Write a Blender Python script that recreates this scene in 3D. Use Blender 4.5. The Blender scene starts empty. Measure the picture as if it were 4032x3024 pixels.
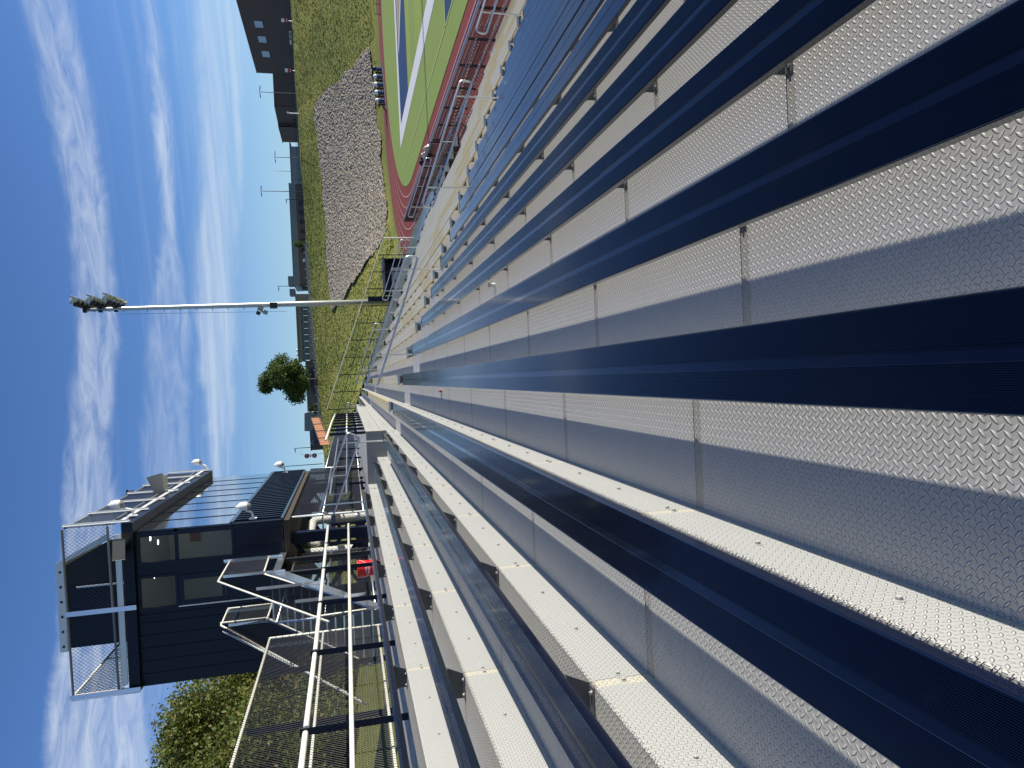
import bpy, math, random
import numpy as np
from mathutils import Vector, Matrix
R = math.radians
random.seed(7)
SC = bpy.context.scene
COL = SC.collection

# ------------------------------------------------------------------ camera
# world: X towards the field, Y along the seat rows, Z up; the lens is the origin
Xc = (0.99894484, 0.04407764, -0.01289819)
Yc = (0.00246889, 0.22890102, 0.97344657)
Zc = (-0.04585964, 0.97245128, -0.22855067)
rt = Vector((Xc[0], Yc[0], Zc[0])); up = Vector((Xc[1], Yc[1], Zc[1])); fw = Vector((Xc[2], Yc[2], Zc[2]))
cd = bpy.data.cameras.new('camera'); cam = bpy.data.objects.new('camera', cd); COL.objects.link(cam)
m = Matrix.Identity(4)
for i in range(3):
    m[i][0] = -up[i]; m[i][1] = rt[i]; m[i][2] = -fw[i]
cam.matrix_world = m
cd.sensor_width = 36; cd.lens = 24.64; cd.clip_start = 0.05; cd.clip_end = 6000
SC.camera = cam

# ------------------------------------------------------------------ sky and sun
SUN_EL, SUN_AZ = 14.6, 90.0        # azimuth measured from +Y towards +X
w = bpy.data.worlds.new('World'); SC.world = w; w.use_nodes = True
nt = w.node_tree; N = nt.nodes; L = nt.links
N.clear()
def wn(t, **k):
    n = N.new(t)
    for a, b in k.items(): setattr(n, a, b)
    return n
def wm(op, a, b=None, c=None, clamp=False):
    n = N.new('ShaderNodeMath'); n.operation = op; n.use_clamp = clamp
    for i, v in enumerate((a, b, c)):
        if v is None: continue
        if isinstance(v, (int, float)): n.inputs[i].default_value = v
        else: L.new(v, n.inputs[i])
    return n.outputs[0]
sky = wn('ShaderNodeTexSky', sky_type='NISHITA', sun_disc=False)
sky.sun_elevation = R(SUN_EL); sky.sun_rotation = R(SUN_AZ)
sky.air_density = 1.0; sky.dust_density = 0.2; sky.ozone_density = 3.0; sky.altitude = 100
tc = wn('ShaderNodeTexCoord'); sp = wn('ShaderNodeSeparateXYZ'); L.new(tc.outputs['Generated'], sp.inputs[0])
th = wm('ARCTAN2', sp.outputs[0], sp.outputs[1]); th = wm('MULTIPLY', th, 57.2958)
ph = wm('MULTIPLY', wm('ARCSINE', sp.outputs[2]), 57.2958)
def fcurve(x, pts, lo, hi):
    # piecewise curve through (angle, value)
    n = N.new('ShaderNodeFloatCurve'); cv = n.mapping.curves[0]
    P = [((a + 60) / 120, (v - lo) / (hi - lo)) for a, v in pts]
    cv.points[0].location = P[0]; cv.points[1].location = P[-1]
    for p in P[1:-1]: cv.points.new(*p)
    n.mapping.update()
    L.new(wm('DIVIDE', wm('ADD', x, 60), 120, clamp=True), n.inputs['Value'])
    return wm('ADD', wm('MULTIPLY', n.outputs[0], hi - lo), lo)
# noise stretched along the azimuth
cmb = wn('ShaderNodeCombineXYZ'); L.new(wm('MULTIPLY', th, 0.055), cmb.inputs[0]); L.new(wm('MULTIPLY', ph, 0.30), cmb.inputs[1])
def noise(scale, detail, rough, dist, vec):
    n = wn('ShaderNodeTexNoise'); n.inputs['Scale'].default_value = scale; n.inputs['Detail'].default_value = detail
    n.inputs['Roughness'].default_value = rough; n.inputs['Distortion'].default_value = dist; L.new(vec, n.inputs['Vector']); return n.outputs[0]
nA = noise(3.4, 10, 0.64, 1.1, cmb.outputs[0])
cmb2 = wn('ShaderNodeCombineXYZ'); L.new(wm('MULTIPLY', th, 0.05), cmb2.inputs[0]); L.new(wm('MULTIPLY', ph, 0.12), cmb2.inputs[1]); cmb2.inputs[2].default_value = 4.3
nB = noise(2.6, 9, 0.6, 1.6, cmb2.outputs[0])
cmb3 = wn('ShaderNodeCombineXYZ'); L.new(wm('MULTIPLY', th, 0.02), cmb3.inputs[0]); L.new(wm('MULTIPLY', ph, 0.55), cmb3.inputs[1]); cmb3.inputs[2].default_value = 9.1
nC = noise(2.6, 8, 0.62, 0.5, cmb3.outputs[0])
wob = wm('ADD', ph, wm('MULTIPLY', wm('SUBTRACT', nB, 0.5), 1.5))
def band(cen, half, soft, amp):
    c = fcurve(th, cen, 0, 25); h = fcurve(th, half, 0, 5)
    d = wm('ABSOLUTE', wm('SUBTRACT', wob, c))
    t = wm('SUBTRACT', h, d)
    t = wm('DIVIDE', wm('ADD', t, soft * 0.5), soft, clamp=True)
    t = wm('MULTIPLY', wm('MULTIPLY', t, t), wm('SUBTRACT', 3.0, wm('MULTIPLY', t, 2.0)))
    a = fcurve(th, amp, 0, 2)
    return wm('MULTIPLY', t, a)
b1 = band([(-60, 16), (-26, 16.6), (-20, 17.2), (-5, 18.0), (5, 17.2), (16, 17.0), (27, 17.3), (60, 18)],
          [(-60, 2), (-26, 2.9), (-20, 2.4), (-5, 1.3), (5, 1.15), (12, .95), (16, 1.0), (27, 1.3), (60, 1.5)], 1.0,
          [(-60, .7), (-26, .95), (-12, .8), (-5, .75), (5, .85), (12, .8), (20, .75), (27, .55), (60, .5)])
b2 = band([(-60, 12), (-5, 13.1), (4.5, 12.7), (12, 12.1), (22, 11.7), (27, 11.5), (60, 11)],
          [(-60, 1.5), (-5, 1.5), (4.5, 1.3), (12, .45), (22, .40), (27, .25), (60, .3)], .8,
          [(-60, .35), (-5, .38), (4.5, .48), (12, .8), (20, .95), (27, .7), (60, .6)])
b3 = band([(-60, 9.4), (-5, 9.6), (4.5, 9.5), (10, 9.2), (16.5, 8.1), (22, 7.6), (27, 7.2), (60, 7)],
          [(-60, 1), (-5, .8), (4.5, 1.3), (10, 1.5), (16.5, 1.3), (27, 1.5), (60, 1)], 1.1,
          [(-60, .6), (-5, .8), (4.5, .85), (10, .8), (16, .72), (22, .66), (27, .6), (60, .5)])
body = wm('MULTIPLY_ADD', wm('SUBTRACT', nA, 0.5), 2.6, 0.64, clamp=True)
body3 = wm('MULTIPLY_ADD', wm('SUBTRACT', nC, 0.5), 2.8, 0.66, clamp=True)
cl = wm('MULTIPLY', b1, body)
cl = wm('MAXIMUM', cl, wm('MULTIPLY', b2, body))
cl = wm('MAXIMUM', cl, wm('MULTIPLY', b3, body3))
# thin veil elsewhere between the bands
veil = wm('MULTIPLY', wm('SUBTRACT', nC, 0.50, clamp=True), .8)
vm = wm('DIVIDE', wm('SUBTRACT', 19.0, ph), 8.0, clamp=True)
vm = wm('MULTIPLY', vm, wm('DIVIDE', wm('SUBTRACT', ph, 5.5), 3.0, clamp=True))
cl = wm('MAXIMUM', cl, wm('MULTIPLY', veil, vm), clamp=True)
# clouds overhead and behind, off the picture (they still reflect)
nz = noise(2.5, 6, 0.6, 0.6, tc.outputs['Generated'])
hi = wm('MULTIPLY', wm('MULTIPLY', wm('SUBTRACT', nz, 0.55, clamp=True), 3.0, clamp=True), wm('DIVIDE', wm('SUBTRACT', ph, 24), 12, clamp=True))
cl = wm('MAXIMUM', cl, wm('MULTIPLY', hi, 0.5), clamp=True)
mix = wn('ShaderNodeMix', data_type='RGBA'); L.new(wm('MULTIPLY', cl, 0.72), mix.inputs[0]); 
tint = wn('ShaderNodeMix', data_type='RGBA', blend_type='MULTIPLY'); tint.inputs[0].default_value = 1.0; L.new(sky.outputs[0], tint.inputs[6]); tint.inputs[7].default_value = (0.86, 1.07, 1.54, 1)
L.new(tint.outputs[2], mix.inputs[6])
mix.inputs[7].default_value = (6.6, 7.4, 8.6, 1)
pale = wn('ShaderNodeMix', data_type='RGBA'); hz = wm('SUBTRACT', 1.0, wm('DIVIDE', wm('ABSOLUTE', ph), 11.0), clamp=True)
L.new(wm('MULTIPLY', hz, .62), pale.inputs[0]); L.new(mix.outputs[2], pale.inputs[6]); pale.inputs[7].default_value = (5.0, 7.6, 9.2, 1)
bg = wn('ShaderNodeBackground'); L.new(pale.outputs[2], bg.inputs[0]); bg.inputs[1].default_value = 0.078
wo = wn('ShaderNodeOutputWorld'); L.new(bg.outputs[0], wo.inputs[0])

sd = bpy.data.lights.new('sun', 'SUN'); sun = bpy.data.objects.new('sun', sd); COL.objects.link(sun)
sd.energy = 5.0; sd.angle = R(0.5); sd.color = (1.0, 0.945, 0.84)
sdir = Vector((math.sin(R(SUN_AZ)) * math.cos(R(SUN_EL)), math.cos(R(SUN_AZ)) * math.cos(R(SUN_EL)), math.sin(R(SUN_EL))))
sun.rotation_euler = sdir.to_track_quat('Z', 'Y').to_euler()
SC.view_settings.view_transform = 'Standard'; SC.view_settings.look = 'None'; SC.view_settings.exposure = 0.42; SC.view_settings.gamma = 1
SC.render.engine = 'CYCLES'

# ------------------------------------------------------------------ materials
class NT:
    def __init__(s, name):
        s.m = bpy.data.materials.new(name); s.m.use_nodes = True
        s.t = s.m.node_tree; s.n = s.t.nodes; s.l = s.t.links; s.b = s.n['Principled BSDF']
    def N(s, t, **k):
        n = s.n.new(t)
        for a, b in k.items(): setattr(n, a, b)
        return n
    def M(s, op, a, b=None, c=None, clamp=False):
        n = s.n.new('ShaderNodeMath'); n.operation = op; n.use_clamp = clamp
        for i, v in enumerate((a, b, c)):
            if v is None: continue
            if isinstance(v, (int, float)): n.inputs[i].default_value = v
            else: s.l.new(v, n.inputs[i])
        return n.outputs[0]
    def noise(s, vec, scale, detail=4, rough=.55, dist=0):
        n = s.N('ShaderNodeTexNoise'); n.inputs['Scale'].default_value = scale; n.inputs['Detail'].default_value = detail
        n.inputs['Roughness'].default_value = rough; n.inputs['Distortion'].default_value = dist
        if vec is not None: s.l.new(vec, n.inputs['Vector'])
        return n.outputs[0]
    def mix(s, f, a, b):
        n = s.N('ShaderNodeMix', data_type='RGBA')
        for i, v in ((0, f), (6, a), (7, b)):
            if isinstance(v, (int, float)): n.inputs[i].default_value = v
            elif isinstance(v, tuple): n.inputs[i].default_value = (*v[:3], 1)
            else: s.l.new(v, n.inputs[i])
        return n.outputs[2]
    def obj(s):
        return s.N('ShaderNodeTexCoord').outputs['Object']
    def geo(s):
        return s.N('ShaderNodeNewGeometry').outputs['Position']
    def sc(s, vec, v):
        n = s.N('ShaderNodeVectorMath', operation='MULTIPLY'); s.l.new(vec, n.inputs[0]); n.inputs[1].default_value = v; return n.outputs[0]
    def bump(s, h, strength=.5, dist=.01):
        n = s.N('ShaderNodeBump'); n.inputs['Strength'].default_value = strength; n.inputs['Distance'].default_value = dist
        s.l.new(h, n.inputs['Height']); s.l.new(n.outputs[0], s.b.inputs['Normal'])
    def set(s, **k):
        for a, v in k.items():
            i = s.b.inputs[a.replace('_', ' ')]
            if isinstance(v, (int, float)): i.default_value = v
            elif isinstance(v, tuple): i.default_value = (*v[:3], 1)
            else: s.l.new(v, i)

def simple(name, col, rough=.5, metal=0, var=.12, scale=3, spec=.5, dirt=None):
    t = NT(name); p = t.geo()
    n = t.noise(p, scale, 5, .6)
    c = t.mix(n, tuple(x * (1 - var) for x in col), tuple(min(1, x * (1 + var)) for x in col))
    if dirt:
        f = t.M('MULTIPLY', t.M('SUBTRACT', t.noise(p, scale * 2.3, 6, .7), .5, clamp=True), 2.2, clamp=True)
        c = t.mix(f, c, dirt)
    t.set(Base_Color=c, Roughness=t.M('MULTIPLY_ADD', n, .15, rough - .07), Metallic=metal)
    t.b.inputs['Specular IOR Level'].default_value = spec
    return t.m

def diamond(name, col, floor=True):
    # raised lugs, alternately slanted, on rolled plate; UV in metres (u along the row, v across)
    t = NT(name); uv = t.N('ShaderNodeUVMap').outputs[0]
    s = t.N('ShaderNodeSeparateXYZ'); t.l.new(uv, s.inputs[0]); a = .0236
    k_ = .7071 / a
    x = t.M('MULTIPLY', t.M('ADD', s.outputs[0], s.outputs[1]), k_); y = t.M('MULTIPLY', t.M('SUBTRACT', s.outputs[0], s.outputs[1]), k_)
    fx, fy = t.M('FLOOR', x), t.M('FLOOR', y)
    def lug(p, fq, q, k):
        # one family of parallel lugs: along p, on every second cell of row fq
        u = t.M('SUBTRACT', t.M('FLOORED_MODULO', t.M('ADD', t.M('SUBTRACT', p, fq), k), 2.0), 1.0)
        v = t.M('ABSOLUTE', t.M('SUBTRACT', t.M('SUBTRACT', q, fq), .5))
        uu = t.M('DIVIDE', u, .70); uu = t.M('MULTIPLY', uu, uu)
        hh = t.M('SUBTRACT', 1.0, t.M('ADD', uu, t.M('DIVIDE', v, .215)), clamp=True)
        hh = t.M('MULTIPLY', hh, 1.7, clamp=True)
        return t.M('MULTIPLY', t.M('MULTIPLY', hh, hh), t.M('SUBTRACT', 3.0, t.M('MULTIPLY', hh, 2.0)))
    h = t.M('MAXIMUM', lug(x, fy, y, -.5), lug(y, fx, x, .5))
    # weathered strip and joint at every panel end
    pp = t.M('FLOORED_MODULO', t.M('ADD', s.outputs[0], -2.73), 1.845)
    g = t.geo()
    ns = t.noise(g, 35, 4, .7)
    edge = t.M('MULTIPLY', t.M('SUBTRACT', ns, .5), .02)
    st = t.M('MULTIPLY', t.M('LESS_THAN', t.M('ADD', pp, edge), 1.845), t.M('GREATER_THAN', t.M('ADD', pp, edge), 1.845 - .062))
    big = t.noise(g, .7, 4, .6); fine = t.noise(g, 14, 5, .65)
    c = t.mix(big, tuple(q * .93 for q in col), tuple(q * 1.06 for q in col))
    c = t.mix(t.M('MULTIPLY', h, .55 if floor else .25), c, (.80, .78, .72))   # raised lugs coloured lighter, standing in for sun highlights lost at distance
    spots = t.M('MULTIPLY', t.M('GREATER_THAN', t.noise(g, 55, 3, .6), .74), .5)
    c = t.mix(spots, c, (.16, .15, .13))
    c = t.mix(t.M('MULTIPLY', t.M('SUBTRACT', fine, .5, clamp=True), .6), c, (.36, .34, .30))
    c = t.mix(t.M('MULTIPLY', st, t.M('MULTIPLY_ADD', ns, .9, .1 if floor else .0, clamp=True)), c, (.30, .27, .20) if floor else (.62, .55, .38))
    t.set(Base_Color=c, Roughness=t.M('MULTIPLY_ADD', fine, .2, .36))
    hh = t.M('ADD', h, t.M('MULTIPLY', t.noise(g, 260, 3, .6), .06))
    t.bump(hh, 1.0, .0085 if floor else .0060)
    return t.m

def seat_mat(name, col, rough=.34, var=.15, streak=None, metal=0):
    t = NT(name); g = t.geo(); v = t.sc(g, (6, .5, 6))
    n = t.noise(v, 1.5, 6, .65); n2 = t.noise(g, 9, 6, .7)
    c = t.mix(n, tuple(x * (1 - var) for x in col), tuple(x * (1 + var) for x in col))
    dust = t.M('MULTIPLY', t.M('SUBTRACT', n2, .60, clamp=True), .30 if col[0] < .1 else .5)
    c = t.mix(dust, c, (.10, .11, .13) if col[0] < .1 else (.5, .46, .33))
    sp_ = t.M('MULTIPLY', t.M('GREATER_THAN', t.noise(g, 90, 2, .5), .80), .5)
    c = t.mix(sp_, c, (.25, .25, .27))
    if streak:
        f = t.M('MULTIPLY', t.M('SUBTRACT', t.noise(t.sc(g, (14, .35, 1)), 1.0, 3, .6), .5, clamp=True), 5, clamp=True)
        c = t.mix(f, c, streak)
    t.set(Base_Color=c, Roughness=t.M('MULTIPLY_ADD', n2, .14, rough - .07), Metallic=metal)
    return t.m

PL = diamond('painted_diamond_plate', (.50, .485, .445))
PR = diamond('sun_toned_riser_plate', (.37, .37, .345), False)  # same paint as the treads, coloured darker to offset direct sun on the risers
NAVYSEAT = seat_mat('navy_powder_coat_seat', (.0016, .0040, .0165), .20)
NAVYSEAT.node_tree.nodes['Principled BSDF'].inputs['Coat Weight'].default_value = .75; NAVYSEAT.node_tree.nodes['Principled BSDF'].inputs['Coat IOR'].default_value = 1.33; NAVYSEAT.node_tree.nodes['Principled BSDF'].inputs['Specular IOR Level'].default_value = .22; NAVYSEAT.node_tree.nodes['Principled BSDF'].inputs['Coat Roughness'].default_value = .09
CREAM = seat_mat('cream_seat_coat', (.66, .58, .40), .34, .07, (.62, .47, .13))
GOLD = seat_mat('gold_seat_coat', (.62, .47, .15), .34, .15, (.62, .56, .38))
NAVY = simple('navy_paint', (.005, .009, .028), .35, var=.2, spec=.3)
NAVYWALL = simple('navy_siding_paint', (.0035, .0065, .021), .34, var=.12, spec=.3)
GREYP = simple('grey_steel_paint', (.20, .205, .21), .5, var=.08)
BRK = simple('grey_bracket_paint', (.11, .115, .12), .55, var=.1)
GALV = simple('galvanised_steel', (.62, .63, .64), .36, 1, .16, 12)
ALUM = simple('mill_aluminium', (.80, .81, .83), .30, 1, .08, 9)
ALUMW = simple('white_aluminium', (.74, .74, .72), .35, .3, .08, 9)
CAPM = simple('cast_end_cap', (.42, .46, .50), .4, .3, .08, 9)
PIPEW = simple('cream_painted_pipe', (.74, .72, .62), .42, 0, .08, 6, dirt=(.5, .44, .28))
BLACKW = simple('black_vinyl_wire', (.012, .012, .014), .32, 0, .1)
GREYW = simple('grey_coated_wire', (.05, .055, .06), .35, .3, .1)
BLACK = simple('black_metal', (.012, .012, .013), .45, 0, .2)
STEPM = simple('dull_aluminium', (.20, .185, .16), .5, .1, .12, 9)
WHITE = simple('white_plastic', (.78, .78, .76), .4, 0, .04)
BEIGE = simple('beige_speaker_shell', (.36, .35, .31), .55, 0, .06)
GRILLE = simple('speaker_grille', (.16, .155, .14), .7, 0, .1, 40)
RED = simple('red_plastic', (.62, .010, .012), .32, 0, .06)
SIGNRED = simple('sign_red', (.45, .015, .02), .45)
LENS = simple('floodlight_reflector', (.55, .56, .54), .15, .7, .05)
LAMPG = simple('floodlight_shell', (.60, .60, .55), .4, .4, .1)
DARKMETAL = simple('dark_steel', (.02, .022, .028), .5, 0, .2)
TARP = simple('black_tarp', (.018, .018, .02), .75, 0, .2, 2)
CLOTH = simple('white_cloth', (.75, .74, .68), .9, 0, .05)
CONC = simple('pale_concrete', (.44, .43, .41), .85, 0, .12, 2)
ASPH = simple('asphalt', (.055, .055, .058), .9, 0, .15, 2)

def glass_mirror():
    t = NT('tinted_mirror_glass'); g = t.geo()
    t.set(Base_Color=(.93, .97, 1.0), Metallic=1.0, Roughness=.03)
    t.bump(t.noise(g, .9, 2, .5), .10, .02)
    tr = t.N('ShaderNodeBsdfTransparent'); tr.inputs[0].default_value = (.8, .85, .85, 1); mx = t.N('ShaderNodeMixShader'); mx.inputs[0].default_value = .26
    t.l.new(t.b.outputs[0], mx.inputs[1]); t.l.new(tr.outputs[0], mx.inputs[2]); t.l.new(mx.outputs[0], t.n['Material Output'].inputs[0])
    return t.m
MIRROR = glass_mirror()
def win_glass():
    t = NT('window_glass')
    t.set(Base_Color=(.75, .85, .85), Roughness=.02); t.b.inputs['Transmission Weight'].default_value = .0
    t.b.inputs['Alpha'].default_value = .12; t.b.inputs['IOR'].default_value = 1.5; t.set(Base_Color=(.10, .12, .12)); return t.m
GLASS = win_glass()
SCREEN = simple('dark_window_glass', (.03, .04, .05), .08, 0, .1)

def grass_mat(name, c1, c2, c3, bscale=2.2, bs=.8, bd=.15, big=.05):
    t = NT(name); g = t.geo()
    a = t.noise(g, big, 5, .62, .6); b = t.noise(t.sc(g, (1, 1, 1)), bscale * .35, 6, .72, .4); d = t.noise(g, bscale, 6, .75)
    c = t.mix(t.M('MULTIPLY_ADD', t.M('SUBTRACT', a, .5), 3.2, .5, clamp=True), c1, c2)
    c = t.mix(t.M('MULTIPLY_ADD', t.M('SUBTRACT', b, .5), 3.5, .35, clamp=True), c, c3)
    c = t.mix(t.M('MULTIPLY_ADD', t.M('SUBTRACT', d, .54), 3, 0, clamp=True), c, tuple(x * .55 for x in c1))
    t.set(Base_Color=c, Roughness=.9); t.b.inputs['Specular IOR Level'].default_value = .15
    t.bump(t.M('ADD', t.M('MULTIPLY', b, .6), d), bs, bd); return t.m
GRASS = grass_mat('rough_hillside_grass', (.15, .185, .045), (.34, .31, .085), (.24, .25, .06))
def turf_mat():
    t = NT('artificial_turf'); g = t.geo()
    s = t.N('ShaderNodeSeparateXYZ'); t.l.new(g, s.inputs[0])
    # ten-yard mown bands inside the field run parallel to the goal line
    inside = t.M('MULTIPLY', t.M('LESS_THAN', s.outputs[1], 72.6), t.M('GREATER_THAN', s.outputs[0], 29))
    st = t.M('MULTIPLY', t.M('GREATER_THAN', t.M('FLOORED_MODULO', t.M('SUBTRACT', s.outputs[1], 72.6 - 9.14 * 20), 9.14), 4.57), inside)
    n = t.noise(t.sc(g, (.3, 1.4, 1)), .9, 6, .65); f = t.noise(g, 18, 3, .6)
    c = t.mix(n, (.30, .40, .085), (.38, .46, .12))
    c = t.mix(t.M('MULTIPLY', st, .45), c, (.50, .54, .085))
    c = t.mix(t.M('MULTIPLY', f, .25), c, (.22, .30, .07))
    t.set(Base_Color=c, Roughness=.85); t.b.inputs['Specular IOR Level'].default_value = .2; return t.m
TURF = turf_mat()
def flat_turf(name, col):
    t = NT(name); g = t.geo(); n = t.noise(t.sc(g, (.5, 2, 1)), 1.5, 5, .6)
    t.set(Base_Color=t.mix(n, tuple(x * .82 for x in col), tuple(x * 1.12 for x in col)), Roughness=.85); t.b.inputs['Specular IOR Level'].default_value = .2
    return t.m
TW, TB, TG, TR, TL, TY = flat_turf('white_turf', (.90, .87, .80)), flat_turf('navy_turf', (.035, .085, .19)), flat_turf('gold_turf', (.50, .38, .24)), \
    flat_turf('red_running_track', (.31, .070, .052)), flat_turf('pink_track_line', (.66, .34, .31)), flat_turf('yellow_turf_line', (.62, .68, .24))
def rock_mat():
    t = NT('riprap_rock'); g = t.geo()
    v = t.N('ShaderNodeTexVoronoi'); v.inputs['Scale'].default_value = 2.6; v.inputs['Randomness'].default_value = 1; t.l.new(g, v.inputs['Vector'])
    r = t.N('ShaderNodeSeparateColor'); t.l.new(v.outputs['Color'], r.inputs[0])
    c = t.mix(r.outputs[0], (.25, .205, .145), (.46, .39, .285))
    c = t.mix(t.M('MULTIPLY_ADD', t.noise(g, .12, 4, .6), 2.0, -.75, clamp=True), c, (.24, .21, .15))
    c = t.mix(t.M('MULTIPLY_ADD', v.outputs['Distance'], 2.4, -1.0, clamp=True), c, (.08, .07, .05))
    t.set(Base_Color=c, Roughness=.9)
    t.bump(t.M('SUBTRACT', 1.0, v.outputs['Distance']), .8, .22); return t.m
ROCK = rock_mat()
def leaf_mat(name, a, b):
    t = NT(name); g = t.geo(); oi = t.N('ShaderNodeObjectInfo')
    n = t.noise(g, 6, 3, .6); n2 = t.noise(g, .5, 3, .6)
    c = t.mix(t.M('MULTIPLY_ADD', t.M('SUBTRACT', t.M('ADD', t.M('MULTIPLY', n, .6), t.M('MULTIPLY', n2, .4)), .5), 3, .5, clamp=True), a, b)
    t.set(Base_Color=c, Roughness=.55); t.b.inputs['Specular IOR Level'].default_value = .3
    t.b.inputs['Subsurface Weight'].default_value = 0
    tr = t.N('ShaderNodeBsdfTranslucent'); t.l.new(c, tr.inputs[0]); mx = t.N('ShaderNodeMixShader'); mx.inputs[0].default_value = .3
    t.l.new(t.b.outputs[0], mx.inputs[1]); t.l.new(tr.outputs[0], mx.inputs[2]); t.l.new(mx.outputs[0], t.n['Material Output'].inputs[0])
    return t.m
LEAF = leaf_mat('leaf_green', (.035, .065, .012), (.19, .225, .042)); LEAF2 = leaf_mat('leaf_dark_green', (.035, .07, .018), (.15, .20, .045))
LEAF3 = leaf_mat('leaf_russet_green', (.12, .12, .03), (.27, .22, .07))
BARK = simple('bark', (.07, .055, .04), .9, 0, .3, 8)
def brick(name, a, b, sc=1.2):
    t = NT(name); g = t.geo(); br = t.N('ShaderNodeTexBrick'); br.inputs['Scale'].default_value = sc; br.inputs['Mortar Size'].default_value = .012
    br.inputs['Color1'].default_value = (*a, 1); br.inputs['Color2'].default_value = (*b, 1); br.inputs['Mortar'].default_value = (a[0] * 1.2, a[1] * 1.2, a[2] * 1.2, 1)
    s = t.N('ShaderNodeSeparateXYZ'); t.l.new(g, s.inputs[0]); cx = t.N('ShaderNodeCombineXYZ'); t.l.new(t.M('ADD', s.outputs[0], s.outputs[1]), cx.inputs[0]); t.l.new(s.outputs[2], cx.inputs[1])
    t.l.new(cx.outputs[0], br.inputs['Vector']); n = t.noise(g, .3, 4, .6)
    t.set(Base_Color=t.mix(t.M('MULTIPLY', n, .4), br.outputs[0], tuple(x * .6 for x in a)), Roughness=.85); return t.m
BRICKD = brick('dark_brown_brick', (.15, .088, .060), (.175, .105, .070)); BRICKR = brick('red_brown_brick', (.17, .10, .075), (.20, .12, .09))
BRICKT = brick('tan_brick', (.30, .235, .165), (.34, .26, .18))
METALG = simple('green_grey_metal_wall', (.20, .235, .225), .5, 0, .05, .2); METALB = simple('beige_metal_wall', (.30, .29, .26), .55, 0, .05, .3); GREYROOF = simple('grey_roof', (.19, .20, .21), .6, 0, .1)
WOOD = simple('orange_brown_board', (.32, .13, .06), .7, 0, .2, 5); BOARD = simple('weathered_board', (.045, .032, .022), .7, 0, .35, 4)
INT1 = simple('interior_grey_wall', (.62, .64, .60), .8, 0, .04); INT2 = simple('interior_ceiling', (.80, .80, .76), .8, 0, .04)
CAB = simple('pickup_paint_blue', (.02, .035, .10), .25); CONDUIT = simple('white_insulated_pipe', (.68, .67, .62), .5, 0, .08, 10)
def lit(name, col, e):
    t = NT(name); t.set(Base_Color=col); t.b.inputs['Emission Color'].default_value = (*col, 1); t.b.inputs['Emission Strength'].default_value = e; return t.m
LAMPON = lit('downlight_lens', (1, .97, .9), 5.0)

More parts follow.
